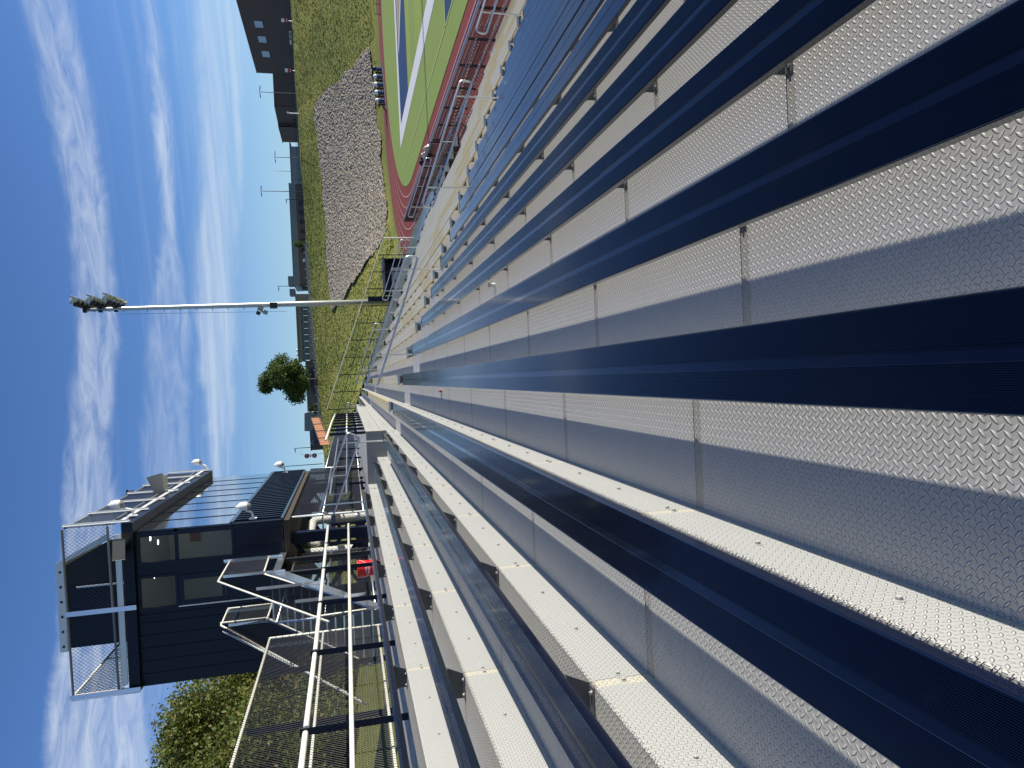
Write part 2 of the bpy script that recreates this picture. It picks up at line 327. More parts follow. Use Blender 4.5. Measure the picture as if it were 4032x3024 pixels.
# ------------------------------------------------------------------ mesh helper
class MB:
    def __init__(s): s.v = []; s.f = []; s.uv = []; s.mi = []; s.ms = []; s.k = 0
    def use(s, mat):
        if mat not in s.ms: s.ms.append(mat)
        s.k = s.ms.index(mat); return s
    def face(s, pts, uv=None):
        b = len(s.v); s.v += [tuple(p) for p in pts]; s.f.append(tuple(range(b, b + len(pts)))); s.uv.append(uv or [(0, 0)] * len(pts)); s.mi.append(s.k)
    def mesh(s, V, F):
        b = len(s.v); s.v += [tuple(p) for p in V]
        for f in F: s.f.append(tuple(b + i for i in f)); s.uv.append([(0, 0)] * len(f)); s.mi.append(s.k)
    def box(s, a, b, T=None):
        x0, y0, z0 = a; x1, y1, z1 = b
        V = [(x0, y0, z0), (x1, y0, z0), (x1, y1, z0), (x0, y1, z0), (x0, y0, z1), (x1, y0, z1), (x1, y1, z1), (x0, y1, z1)]
        if T is not None: V = [tuple(T @ Vector(p)) for p in V]
        s.mesh(V, [(0, 3, 2, 1), (4, 5, 6, 7), (0, 1, 5, 4), (1, 2, 6, 5), (2, 3, 7, 6), (3, 0, 4, 7)]); return s
    def tube(s, pts, r, n=8, caps=True, r2=None):
        pts = [Vector(p) for p in pts]; rings = []
        ref = None
        for i, p in enumerate(pts):
            d = (pts[min(i + 1, len(pts) - 1)] - pts[max(i - 1, 0)]).normalized()
            if ref is None: ref = Vector((0, 0, 1)) if abs(d.z) < .9 else Vector((0, 1, 0))
            a = (ref - d * ref.dot(d)).normalized(); b = d.cross(a); ref = a
            rr = r if r2 is None else r + (r2 - r) * i / (len(pts) - 1)
            rings.append([p + (a * math.cos(2 * math.pi * k / n) + b * math.sin(2 * math.pi * k / n)) * rr for k in range(n)])
        V = [q for g in rings for q in g]; F = []
        for i in range(len(pts) - 1):
            for k in range(n): F.append((i * n + k, i * n + (k + 1) % n, (i + 1) * n + (k + 1) % n, (i + 1) * n + k))
        if caps: F.append(tuple(range(n - 1, -1, -1))); F.append(tuple((len(pts) - 1) * n + k for k in range(n)))
        s.mesh(V, F); return s
    def prism(s, poly, axis, a, b):
        # poly: list of 2-D points in the other two axes (in order x,y,z without axis)
        def P(p, t):
            q = list(p); q.insert(axis, t); return tuple(q)
        n = len(poly); V = [P(p, a) for p in poly] + [P(p, b) for p in poly]
        F = [(i, (i + 1) % n, n + (i + 1) % n, n + i) for i in range(n)] + [tuple(range(n - 1, -1, -1)), tuple(range(n, 2 * n))]
        s.mesh(V, F); return s
    def lathe(s, prof, T=None, n=16):
        V = []; F = []
        for i, (r, z) in enumerate(prof):
            for k in range(n): V.append((r * math.cos(2 * math.pi * k / n), r * math.sin(2 * math.pi * k / n), z))
        if T is not None: V = [tuple(T @ Vector(p)) for p in V]
        for i in range(len(prof) - 1):
            for k in range(n): F.append((i * n + k, i * n + (k + 1) % n, (i + 1) * n + (k + 1) % n, (i + 1) * n + k))
        s.mesh(V, F); return s
    def link(s, a, b, o, u, v, W, H, p, r):
        # chain-link fabric: two families of slanted wires, each bent like the real weave
        o, u, v = Vector(o), Vector(u).normalized(), Vector(v)
        v = v.normalized(); nrm = u.cross(v).normalized()
        for sg in (1, -1):
            k = -H * a
            while k < W + H * a:
                # line: x = k + sg*t*a , y=t
                t0, t1 = 0.0, H
                if sg > 0: xs = lambda t: k + t * a
                else: xs = lambda t: k + H * a - t * a
                def cl(t0, t1):
                    if sg > 0: return max(t0, -k / a), min(t1, (W - k) / a)
                    return max(t0, (k + H * a - W) / a), min(t1, (k + H * a) / a)
                t0, t1 = cl(t0, t1)
                if t1 - t0 > p * .3:
                    A = o + u * xs(t0) + v * t0 + nrm * (r * sg * .8); B = o + u * xs(t1) + v * t1 + nrm * (r * sg * .8)
                    s.tube([A, B], r, 3, False)
                k += p
        return s
    def build(s, name, mat=None, parent=None, smooth=False, loc=None):
        me = bpy.data.meshes.new(name)
        V = s.v
        if loc is not None: V = [(p[0] - loc[0], p[1] - loc[1], p[2] - loc[2]) for p in V]
        me.from_pydata(V, [], s.f)
        for q in (s.ms if mat is None else [mat]): me.materials.append(q)
        if mat is None: me.polygons.foreach_set('material_index', s.mi)
        if any(any(q != (0, 0) for q in u) for u in s.uv):
            ul = me.uv_layers.new(name='UVMap'); ul.data.foreach_set('uv', [c for u in s.uv for q in u for c in q])
        if smooth: me.polygons.foreach_set('use_smooth', [True] * len(me.polygons))
        me.update()
        o = bpy.data.objects.new(name, me); COL.objects.link(o)
        if loc is not None: o.location = loc
        if parent is not None:
            o.parent = parent
            if loc is None: o.location = tuple(-c for c in parent.get('wl', (0, 0, 0)))
            else: o.location = tuple(l - c for l, c in zip(loc, parent.get('wl', (0, 0, 0))))
            o['wl'] = tuple(loc) if loc is not None else (0.0, 0.0, 0.0)
        return o

def thing(name, label, cat, loc=(0, 0, 0), group=None):
    o = bpy.data.objects.new(name, None); COL.objects.link(o); o.location = loc; o['wl'] = tuple(float(c) for c in loc)
    o.empty_display_size = .2
    o['label'] = label; o['category'] = cat
    if group: o['group'] = group
    return o
def tag(o, label, cat, group=None):
    o['label'] = label; o['category'] = cat
    if group: o['group'] = group
    return o
def struct(o, kind='structure'): o['kind'] = kind; return o
def mb(*mats):
    b = MB()
    for q in mats: b.use(q)
    b.k = 0; return b
def fillet(pts, r, n=4):
    out = [Vector(pts[0])]
    for i in range(1, len(pts) - 1):
        p, a, b = Vector(pts[i]), Vector(pts[i - 1]), Vector(pts[i + 1])
        d1 = (a - p).normalized(); d2 = (b - p).normalized(); q1 = p + d1 * r; q2 = p + d2 * r
        for k in range(n + 1):
            t = k / n; out.append((1 - t) ** 2 * q1 + 2 * t * (1 - t) * p + t * t * q2)
    out.append(Vector(pts[-1])); return out
def closed_loop(pts, r):
    n = len(pts); out = []
    for i in range(n):
        out += fillet([pts[i - 1], pts[i], pts[(i + 1) % n]], r)[1:-1]
    out.append(out[0]); return out

# ------------------------------------------------------------------ stand geometry
RUN, RISE, WB = .676, .256, .253
X0, ZB0, PB, Y0 = .128, -1.270, 1.845, 2.73
ZF0 = ZB0 - .158
def xd(n): return X0 + RUN * n            # downhill edge of bench n (n grows towards the field)
def zb(n): return ZB0 - RISE * n          # seat top
def zf(n): return ZF0 - RISE * n          # tread under bench n
def xf(n): return xd(n) - .053            # riser face in front of tread n
A1, A1b, S2e, S3s, S3e = 16.65, 18.25, 36.9, 38.45, 61.9
YS = -2.8
NT_, NB_ = -4, 19

def plate_floor(b, x0, x1, y0, y1, z):
    js = [y0] + [Y0 + PB * k for k in range(-4, 40) if y0 + .05 < Y0 + PB * k < y1 - .05] + [y1]
    for a, c in zip(js[:-1], js[1:]):
        a2, c2 = a + .0016, c - .0016
        b.face([(x0, a2, z), (x1, a2, z), (x1, c2, z), (x0, c2, z)], [(a2, x0), (a2, x1), (c2, x1), (c2, x0)])
        # rolled front nosing
        b.face([(x1, a2, z), (x1 + .006, a2, z - .006), (x1 + .006, c2, z - .006), (x1, c2, z)], [(a2, x1), (a2, x1 + .009), (c2, x1 + .009), (c2, x1)])
def plate_riser(b, x, y0, y1, za, zt, boards=1, bolts=True):
    js = [y0] + [Y0 + PB * k for k in range(-4, 40) if y0 + .05 < Y0 + PB * k < y1 - .05] + [y1]
    for a, c in zip(js[:-1], js[1:]):
        a2, c2 = a + .0016, c - .0016
        hm = (za + zt) / 2 + .012
        b.face([(x, a2, za), (x, c2, za), (x, c2, hm), (x, a2, hm)], [(a2, za), (c2, za), (c2, hm), (a2, hm)])
        b.face([(x + .003, a2, hm), (x + .003, c2, hm), (x + .003, c2, zt), (x + .003, a2, zt)], [(a2, hm), (c2, hm), (c2, zt), (a2, zt)])
        b.face([(x, a2, hm), (x, c2, hm), (x + .003, c2, hm), (x + .003, a2, hm)], [(a2, .013)] * 4)
    if bolts:
        y = y0
        ks = []
        for k in range(-6, 110):
            yy = Y0 - .03 + PB * k / 3
            if y0 + .1 < yy < y1 - .1 and yy < 24: ks.append(yy); 
            if k % 3 == 0 and y0 + .1 < yy + .065 < y1 - .1 and yy < 24: ks.append(yy + .065)
        for yy in ks:
            T = Matrix.Translation((x, yy, (za + zt) / 2 - .006)) @ Matrix.Rotation(R(90), 4, 'Y')
            b.lathe([(.016, 0), (.016, .002), (.0095, .003)], T, 10); b.lathe([(.0095, .003), (.0095, .011), (.006, .013), (0, .013)], T, 6)

def under(b, x0, x1, y0, y1, z): b.box((x0, y0, z - .08), (x1, y1, z - .012))

def deck(label, y0, y1, rows, ylim=None, extra=None):
    t = thing('bleacher_deck', label, 'bleacher deck', (xf(8), y0, zf(8)), 'aluminium bleacher decks')
    for n in rows:
        ya = y0; yb = y1 if ylim is None or n < 13 else ylim
        b = mb(PL); xb = xf(n - 1) if n > NT_ else -4.32
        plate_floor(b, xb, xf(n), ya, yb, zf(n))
        if -3 <= n <= 0 and y0 < 0:
            y = .6; k = 0
            while y < 9.5:
                # rolled lugs that run over the folded edge
                d = .010 if k % 2 else -.010; e, zz = xf(n) + .0065, zf(n)
                V_ = [(e - .016, y - d, zz + .0004), (e - .006, y - .003, zz + .0018), (e + .0030, y + d * .3 - .003, zz - .004), (e + .0005, y + d, zz - .013), (e + .0030, y + d * .3 + .003, zz - .004), (e - .006, y + .003, zz + .0018)]
                b.face(V_, [(a_[1], a_[0]) for a_ in V_]); y += .0268 * .7071 * 2 * .5; k += 1
        b.k = 0; b.build('tread', None, t)
        u = mb(DARKMETAL); under(u, xb - .02, xf(n) - .01, ya, yb, zf(n)); u.build('joist', None, t)
        if n < NB_:
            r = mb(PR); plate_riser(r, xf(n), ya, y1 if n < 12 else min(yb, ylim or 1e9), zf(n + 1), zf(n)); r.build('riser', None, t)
    return t
near = deck('grey diamond plate bleacher deck under the nearest navy benches', YS, A1, range(NT_, NB_ + 1))
deckA = deck('grey diamond plate stair strip of the first aisle', A1, A1b, range(NT_, NB_ + 1))
dk2 = deck('grey diamond plate deck under the cream and gold benches', A1b, S2e, range(-1, NB_ + 1), 26.4)
dk2b = deck('grey diamond plate deck of the second aisle', S2e, S3s, range(NT_, NB_ + 1))
dk3 = deck('grey diamond plate deck under the farthest benches', S3s, S3e, range(NT_, NB_ + 1))
# raised platform behind the cream benches
pf = thing('viewing_platform', 'flat raised platform with tall grey end plate beside first aisle', 'platform', (-2.2, A1b, zf(-4)))
XP = xf(-2)
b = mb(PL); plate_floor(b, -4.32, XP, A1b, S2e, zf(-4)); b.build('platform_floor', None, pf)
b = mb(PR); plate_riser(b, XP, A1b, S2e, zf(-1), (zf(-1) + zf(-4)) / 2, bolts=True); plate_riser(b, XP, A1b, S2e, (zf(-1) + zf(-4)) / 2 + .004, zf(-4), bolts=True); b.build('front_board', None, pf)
b = mb(GREYP); b.prism([(-2.66, zf(-3)), (XP - .01, zf(-1) - .0), (XP - .01, zf(-4) - .004), (-4.2, zf(-4) - .004), (-4.2, zf(-3))], 1, A1b - .012, A1b - .002); b.build('end_plate', None, pf)
b = mb(GREYP); b.box((XP - .03, A1b - .02, zf(-4) - .055), (XP - .012, A1b - .013, zf(-4) - .01)); b.build('edge_angle', None, pf)

# ------------------------------------------------------------------ benches
def seat_profile(ribs):
    # closed XZ outline of the extruded plank: x 0..-WB, top at z 0
    pts = []; n = 21; flat = .036; g = (WB - flat - .012) / 2
    pts.append((0.0, -.042)); 
    if ribs:
        for i in range(5): z = -.037 + i * .0066; pts += [(0, z), (0, z + .0038), (-.0016, z + .0046), (-.0016, z + .0060)]
    pts += [(0, -.003), (-.003, 0)]
    x = -.006
    if ribs:
        p = g / n
        for i in range(n): pts += [(x, 0), (x - p * .45, 0), (x - p * .52, -.0025), (x - p * .72, -.0025)]; x -= p
        pts += [(x, 0), (x - .001, -.0025), (x - flat + .001, -.0025), (x - flat, 0)]; x -= flat
        for i in range(n): pts += [(x, 0), (x - p * .45, 0), (x - p * .52, -.0025), (x - p * .72, -.0025)]; x -= p
    else:
        pts += [(x - g, 0), (x - g - .001, -.003), (x - g - flat, -.003), (x - g - flat - .001, 0)]
    pts += [(-WB + .003, 0), (-WB, -.003), (-WB, -.042)]
    return pts
PRIB, PFLAT = seat_profile(True), seat_profile(False)
def seat_board(n, ya, yb, mat, t, ribs, name='seat_board'):
    b = mb(mat); b.prism([(xd(n) + p[0], zb(n) + p[1]) for p in (PRIB if ribs else PFLAT)], 1, ya, yb)
    return b.build(name, None, t)
ORD = ['first', 'second', 'third', 'fourth', 'fifth', 'sixth', 'seventh', 'eighth', 'ninth', 'tenth', 'eleventh', 'twelfth', 'thirteenth', 'fourteenth',
       'fifteenth', 'sixteenth', 'seventeenth', 'eighteenth', 'nineteenth', 'twentieth', 'twenty-first', 'twenty-second', 'twenty-third', 'twenty-fourth']
brk_cache = {}
def bracket(n, y, t):
    if 'm' not in brk_cache:
        b = mb(BRK)
        b.prism([(-.075, -.157), (-.055, -.157), (-.002, -.043), (-WB + .02, -.043), (-.215, -.10), (-.215, -.157)], 1, -.003, .003)
        b.box((-.215, -.05, -.157), (-.057, -.003, -.152))
        b.box((-WB + .015, -.035, -.0465), (-.004, -.003, -.0425))
        b.use(GALV)
        for xx in (-.085, -.185):
            T = Matrix.Translation((xx, -.027, -.152)); b.lathe([(.013, 0), (.013, .002), (.008, .003), (.008, .011), (0, .012)], T, 8)
        o = b.build('bracket', None, None); brk_cache['m'] = o.data; bpy.data.objects.remove(o)
    o = bpy.data.objects.new('bracket', brk_cache['m']); COL.objects.link(o); o.parent = t
    o.location = tuple(a - c for a, c in zip((xd(n), y, zb(n)), t['wl'])); return o
def cap(n, y, sgn, t, m):
    b = mb(m); y1 = y + sgn * .012
    b.box((xd(n) - WB - .004, min(y, y1), zb(n) - .052), (xd(n) + .004, max(y, y1), zb(n) + .004)); b.build('end_cap', None, t)
def bench(n, ya, yb, kind, label, grp):
    t = thing('bleacher_bench', label, 'bench', (xd(n) - WB / 2, (max(ya, 0) + min(yb, max(ya, 0) + 99)) / 2, zf(n)), grp)
    if kind == 'near':
        rb = n <= 4
        seat_board(n, ya, 8.285, NAVYSEAT, t, rb); seat_board(n, 8.29, yb, NAVYSEAT, t, rb)
    elif kind == 'far': seat_board(n, ya, yb, NAVYSEAT, t, False)
    else:
        rr = random.Random(n * 7 + 3)
        if n == 0: segs = [(ya, 25.2, CREAM), (25.2, yb, GOLD)]
        elif n == -1: segs = [(ya, yb, GOLD)]
        elif n <= 2: segs = [(ya, 27, CREAM), (27, yb, CREAM)]
        else:
            a = ya + rr.uniform(.6, 4); c = a + rr.uniform(1.5, 5); segs = [(ya, a, CREAM), (a, min(c, yb - .3), GOLD), (min(c, yb - .3), yb, CREAM)]
        for a, c, mm in segs: 
            o = seat_board(n, a, c - .004, mm, t, False)
            if mm is GOLD: o['label'] = 'gold painted length of seat board'
        g = mb(GOLD); g.box((xd(n) - WB - .004, ya, zb(n) - .044), (xd(n) - WB - .0005, yb, zb(n) - .001)); g.build('back_lip', None, t)
    k = -4
    while Y0 + PB * k < yb - .15:
        y = Y0 + PB * k
        if y > ya + .15: bracket(n, y, t)
        k += 1
    bracket(n, ya + .14, t) if ya > 0 else None; bracket(n, yb - .06, t)
    cm = CAPM if kind == 'cream' else NAVY
    if ya > 0: cap(n, ya, -1, t, cm)
    cap(n, yb, 1, t, cm)
    return t
for n in range(NT_, 16):
    i = n - NT_
    lb = {0: 'topmost navy ribbed bench, directly in front of the cream guard rail', 4: 'navy ribbed bench running straight up from below the lens'}.get(i, 'navy ribbed bench of the nearest block, %s row down from the cream guard rail' % ORD[i])
    bench(n, YS, A1, 'near', lb, 'navy benches of the nearest block')
for n in range(-1, NB_ + 1):
    yb_ = S2e if n < 13 else 26.3
    lb = {-1: 'gold painted bench just below the raised platform', 0: 'half cream half gold bench in line with the central navy bench'}.get(n, 'cream bench with gold lip beyond the first aisle, %s row below the platform' % ORD[n + 1])
    bench(n, A1b + (.0), yb_, 'cream', lb, 'cream and gold benches beyond the first aisle')
for n in range(NT_, NB_ + 1):
    bench(n, S3s, 61.3, 'far', 'slate blue bench of the farthest block, %s row from its top' % ORD[n - NT_], 'blue benches of the farthest block')

# ------------------------------------------------------------------ aisle handrails
RAILM = GALV
def handrail(y, xa, xb_, fa, fb, label, sc=1.0):
    def zt(x): return -.44 - .3540 * (x + .1)
    t = thing('aisle_handrail', label, 'handrail', ((fa + fb) / 2, y, zf((fa - X0) / RUN)), 'looped aisle handrails')
    b = mb(RAILM)
    P = [(xa, y, zt(xa)), (xb_, y, zt(xb_)), (xb_ - .03, y, zt(xb_) - .30), (xa - .06, y, zt(xa) - .27)]
    b.tube(closed_loop(P, .09), .026, 8, False); b.build('loop_rail', None, t, smooth=True)
    for fx in (fa, fb):
        n = math.ceil((fx - xf(0)) / RUN) ; z0 = zf(n)
        b = mb(RAILM); b.tube([(fx, y, z0), (fx, y, zt(fx) - .005)], .019, 8); b.box((fx - .05, y - .04, z0), (fx + .05, y + .04, z0 + .01)); b.build('post', None, t)
    b = mb(RAILM); xm = (fa + fb) / 2; b.tube([(xm, y, zt(xm) - .28), (xm, y, zt(xm))], .014, 6); b.build('brace', None, t)
for yy, a_, nm in ((17.45, ORD, 'first'), (37.7, ORD, 'second')):
    for i, (xa, xb_, fa, fb) in enumerate([(-.08, 3.05, .62, 2.72), (4.30, 7.45, 4.75, 7.05), (8.70, 11.85, 9.2, 11.4)]):
        handrail(yy, xa, xb_, fa, fb, 'galvanised looped handrail in the %s aisle, %s one below the seated level' % (nm, ORD[i]))
    if nm == 'first':
        t = thing('aisle_handrail', 'bright looped handrail at the head of the first aisle beside the platform', 'handrail', (-2.2, 17.45, zf(-3)), 'looped aisle handrails')
        b = mb(RAILM); P = [(-3.08, 17.45, .80), (-1.21, 17.45, .055), (-1.35, 17.45, -.24), (-3.2, 17.45, .47)]
        b.tube(closed_loop(P, .09), .0235, 10, False); b.build('loop_rail', None, t, smooth=True)
        for fx, z1, z0 in ((-1.47, .14, -.84), (-2.93, .72, -.40)):
            b = mb(RAILM); b.tube([(fx, 17.45, z0), (fx, 17.45, z1)], .02, 8); b.box((fx - .05, 17.41, z0), (fx + .05, 17.49, z0 + .01)); b.build('post', None, t)
        b = mb(RAILM); b.tube([(-2.25, 17.45, .14), (-2.25, 17.45, .44)], .015, 6); b.build('brace', None, t)
    else:
        t = thing('aisle_handrail', 'small looped handrail at the head of the second aisle', 'handrail', (-1.6, yy, zf(-2)), 'looped aisle handrails')
        b = mb(RAILM); b.tube(closed_loop([(-2.6, yy, .55), (-1.05, yy, .02), (-1.15, yy, -.22), (-2.7, yy, .3)], .07), .02, 8, False); b.build('loop_rail', None, t, smooth=True)
        b = mb(RAILM); b.tube([(-1.25, yy, zf(-2)), (-1.25, yy, .08)], .02, 8); b.build('post', None, t)

# ------------------------------------------------------------------ rear guard rail with navy posts
def rear_post(y, t, x=-3.05, z0=-.42, z1=.545):
    b = mb(NAVY); b.prism([(x - .045, y), (x + .02, y), (x + .02, y + .006), (x - .039, y + .006), (x - .039, y + .05), (x - .045, y + .05)], 2, z0, z1)
    b.use(GALV)
    for zz in (.10, .50):
        T = Matrix.Translation((x - .02, y, zz)) @ Matrix.Rotation(R(90), 4, 'X'); b.lathe([(.016, 0), (.016, .003), (.008, .003), (.008, .022), (0, .024)], T, 8)
    b.use(NAVY); b.box((x - .05, y - .045, z0), (x + .03, y + .05, z0 + .008)); b.build('post', None, t)
gr = thing('guard_rail', 'cream two pipe guard rail on navy posts behind the top bench', 'guard rail', (-3.05, 6, zf(-4)))
for k in range(-1, 8): rear_post(Y0 + PB * k, gr)
b = mb(PIPEW); b.tube([(-3.075, YS, .50), (-3.075, 8.5, .50), (-3.075, 15.62, .545)], .0265, 12); b.build('top_pipe', None, gr, smooth=True)
b = mb(PIPEW); b.tube([(-3.035, YS, .085), (-3.035, 15.4, .115)], .022, 12); b.build('middle_pipe', None, gr, smooth=True)
b = mb(GALV)
for k in range(-1, 8):
    y = Y0 + PB * k + .06; b.lathe([(.034, -.02), (.034, .02)], Matrix.Translation((-3.075, y, .50 if y < 9 else .51)) @ Matrix.Rotation(R(90), 4, 'X'), 12)
b.build('clamp', None, gr)
g2 = thing('guard_rail', 'grey two pipe guard rail on navy posts along the back of the platform', 'guard rail', (-3.05, 24, zf(-4)))
for y in (21.7, 25.3, 29.0, 33.0, 37.0): rear_post(y, g2)
b = mb(GALV); b.tube([(-3.05, 39.5, .62), (-3.05, 19.75, .60), (-3.05, 19.75, .16), (-3.05, 39.5, .16)], .024, 8); b.build('pipe', None, g2)
g3 = thing('guard_rail', 'close set row of navy posts under a cream pipe on the platform edge', 'guard rail', (XP, 24, zf(-4)))
for k in range(8):
    y = 18.5 + 1.62 * k; b = mb(NAVY); b.prism([(XP - .075, y), (XP - .005, y), (XP - .005, y + .006), (XP - .069, y + .006), (XP - .069, y + .05), (XP - .075, y + .05)], 2, zf(-4), .51)
    b.use(GALV); b.lathe([(.014, 0), (.008, .003), (.008, .018), (0, .02)], Matrix.Translation((XP - .04, y, .07)) @ Matrix.Rotation(R(90), 4, 'X'), 8); b.build('post', None, g3)
b = mb(PIPEW); b.tube([(XP - .05, 16.95, .545), (XP - .05, 24, .575), (XP - .05, 30.2, .56)], .028, 10); b.build('top_pipe', None, g3, smooth=True)
b = mb(PIPEW); b.tube([(XP - .05, 18.3, .075), (XP - .05, 30, .075)], .022, 8); b.build('middle_pipe', None, g3, smooth=True)

# ------------------------------------------------------------------ chain-link fences
def wraps(b, p, q, r, pitch):
    p, q = Vector(p), Vector(q); n = int((q - p).length / pitch); d = (q - p).normalized(); rot = d.to_track_quat('Z', 'Y').to_matrix().to_4x4()
    for i in range(n):
        c = p + d * (i + .5) * pitch; T = Matrix.Translation(c) @ rot @ Matrix.Rotation(.5, 4, 'X')
        b.lathe([(r + .004, -.004), (r + .007, 0), (r + .004, .004)], T, 8)
def fence(name, label, x, ya, yb, za, zt, zm, posts, pitch, r, wire=BLACKW, postm=NAVY, pr=.021, wrap=0, cat='fence', grp=None, postw=.09):
    t = thing(name, label, cat, (x, (ya + yb) / 2, za), grp)
    b = mb(wire); b.link(.72, 0, (x, ya, za), (0, 1, 0), (0, 0, 1), yb - ya, zt - za, pitch, r)
    if wrap:
        for z in (zt, zm, za):
            if z is not None: wraps(b, (x, ya, z), (x, yb, z), pr, wrap)
        wraps(b, (x, yb, za), (x, yb, zt), pr, wrap * 2)
    b.build('mesh_fabric', None, t)
    for z, nm in ((zt, 'top_rail'), (zm, 'middle_rail'), (za, 'bottom_rail')):
        if z is None: continue
        q = mb(PIPEW if wrap else GALV); q.tube([(x, ya, z), (x, yb, z)], pr, 10); q.build(nm, None, t, smooth=True)
    for e, nm in ((ya, 'end_post'), (yb, 'end_post')):
        q = mb(PIPEW if wrap else GALV); q.tube([(x, e, za - .05), (x, e, zt + .01)], pr, 10); q.build(nm, None, t, smooth=True)
    for y in posts:
        q = mb(postm); q.box((x - .14, y, za - .35), (x - .05, y + .007, zt - .03)); q.box((x - .14, y + .007, za - .35), (x - .133, y + postw, zt - .03)); q.build('post', None, t)
    return t
fence('chain_link_fence', 'black chain link fence behind the guard rail, ending at the stair', -4.3, 1.5, 12.55, -.33, 1.48, .60,
      (2.1, 3.93, 5.76, 7.6, 9.43, 11.27), .050, .0036, wrap=.055)
fence('chain_link_fence', 'black chain link fence under the press box', -3.42, 18.98, 29.3, -.26, 1.60, .78, (21.0, 23.6, 26.2, 28.6), .085, .0042, pr=.02)
t = thing('chain_link_fence', 'black chain link panel facing the seats below the press box corner', 'fence', (-4.2, 18.9, -.3))
b = mb(BLACKW); b.link(.72, 0, (-5.2, 18.9, -.3), (1, 0, 0), (0, 0, 1), 1.78, 1.9, .075, .003); b.build('mesh_fabric', None, t)
for z in (1.6, .78): q = mb(GALV); q.tube([(-5.2, 18.9, z), (-3.42, 18.9, z)], .02, 8); q.build('rail', None, t)
q = mb(ALUMW); q.tube([(-3.42, 18.9, -.38), (-3.42, 18.9, 1.62)], .026, 8); q.build('post', None, t)
fence('chain_link_fence', 'dark chain link fence beside the red bucket', -4.32, 13.4, 18.6, -.33, 1.45, .6, (15.2, 17.0), .08, .0035)
fence('chain_link_fence', 'long black chain link guard at the rear beyond the press box', -3.6, 29.5, 60, -.3, 1.05, None, (33, 37, 41, 45, 49, 53, 57), .16, .008)

# ------------------------------------------------------------------ stair to the press box
st = thing('metal_stair', 'aluminium stair with mesh guards climbing to the press box door', 'stair', (-4.6, 13, zf(-4)))
XR, XL = -4.12, -5.12; ys0, zs0, nst = 12.95, -.40, 13; rs, rn = 2.2 / 13, .252
for i in range(nst):
    b = mb(ALUM); y = ys0 + rn * i; z = zs0 + rs * (i + 1); b.box((XL + .03, y, z - .03), (XR - .03, y + rn + .02, z)); b.build('step', None, st)
    b = mb(STEPM); b.box((XL + .03, y + .004, z - rs + .002), (XR - .03, y + .010, z - .032)); b.build('step_riser', None, st)
for x in (XR, XL):
    b = mb(ALUM); b.prism([(ys0 - .06, zs0), (ys0 + .20, zs0), (ys0 + nst * rn + .12, zs0 + 2.2 - .22), (ys0 + nst * rn + .12, zs0 + 2.2), (ys0 + nst * rn - .02, zs0 + 2.2), (ys0 - .06, zs0 + .14)], 0, x - .005, x + .005); b.build('stringer', None, st)
    b = mb(ALUM); b.tube([(x + (.03 if x > -4.5 else -.03), ys0, zs0 + .20), (x + (.03 if x > -4.5 else -.03), ys0 + nst * rn, zs0 + 2.34)], .022, 6); b.build('toe_rail', None, st)
yl0 = ys0 + nst * rn; zl = zs0 + rs * nst
b = mb(ALUM); b.box((XL, yl0, zl - .04), (XR, 18.08, zl)); b.box((XL, yl0, zl - .16), (XL + .01, 18.08, zl - .042)); b.box((XR - .01, yl0, zl - .16), (XR, 18.08, zl - .042)); b.build('landing', None, st)
b = mb(DARKMETAL); 
for yy in (yl0 + .1, 17.6):
    for xx in (XL + .1, XR - .1): b.box((xx - .05, yy, -3.6), (xx + .05, yy + .1, zl - .16))
b.build('landing_leg', None, st)
def rail(pts, r=.021, m=PIPEW, name='handrail'):
    b = mb(m); b.tube([Vector(p) for p in pts], r, 8); return b.build(name, None, st, smooth=True)
rail([(XR, 12.5, .50), (XR, 15.95, 2.87), (XR, 17.62, 2.90)]); rail([(XR, 12.95, -.28), (XR, 12.85, .74)])
rail([(XR, 12.95, -.28), (XR, 16.2, 1.98), (XR, 17.6, 2.02)]); rail([(XR, 17.62, 1.8), (XR, 17.62, 3.0)])
rail([(XL - .02, 11.4, -.05 + .0), (XL - .02, 16.2, 2.90), (XL - .02, 17.3, 2.93)]); rail([(XL - .14, 12.2, .25), (XL - .14, 16.15, 2.85)])
rail([(XL, 16.3, 1.95), (XL, 16.3, 2.93)]); rail([(XL, 16.35, 1.95), (XL, 17.3, 1.95)]); rail([(XL, 17.3, 1.95), (XL, 17.3, 2.93)]); rail([(XL, 12.9, -.2), (XL, 16.3, 1.97)])
for (y, za, zt) in ((17.6, 1.70, 3.02), (16.15, 1.52, 2.80), (14.9, .62, 1.97), (13.75, -.16, 1.14)):
    b = mb(ALUM); b.box((XR + .012, y, za), (XR + .02, y + .07, zt)); b.box((XR + .02, y, za), (XR + .07, y + .007, zt)); b.build('guard_post', None, st)
for (y, za, zt) in ((17.2, 1.70, 2.95), (16.2, 1.5, 2.75), (14.6, .4, 1.75), (13.2, -.4, .85)):
    b = mb(ALUM); b.box((XL - .02, y, za), (XL - .012, y + .07, zt)); b.box((XL - .07, y, za), (XL - .02, y + .007, zt)); b.build('guard_post', None, st)
# mesh fabric of the stair guards (sloped and level fields)
for x in (XR, XL):
    b = mb(BLACKW)
    o = Vector((x, 12.95, -.28)); u = Vector((0, 3.25, 2.26)); b.link(.72, 0, o, u, (0, -.35, .93), u.length, .92, .050, .0050)
    b.link(.72, 0, (x, 16.2, 1.98), (0, 1, 0), (0, 0, 1), 1.42 if x == XR else 1.1, .9, .050, .0050)
    if x == XR: wraps(b, (XR, 12.6, .56), (XR, 15.9, 2.83), .021, .07)
    b.build('mesh_fabric', None, st)

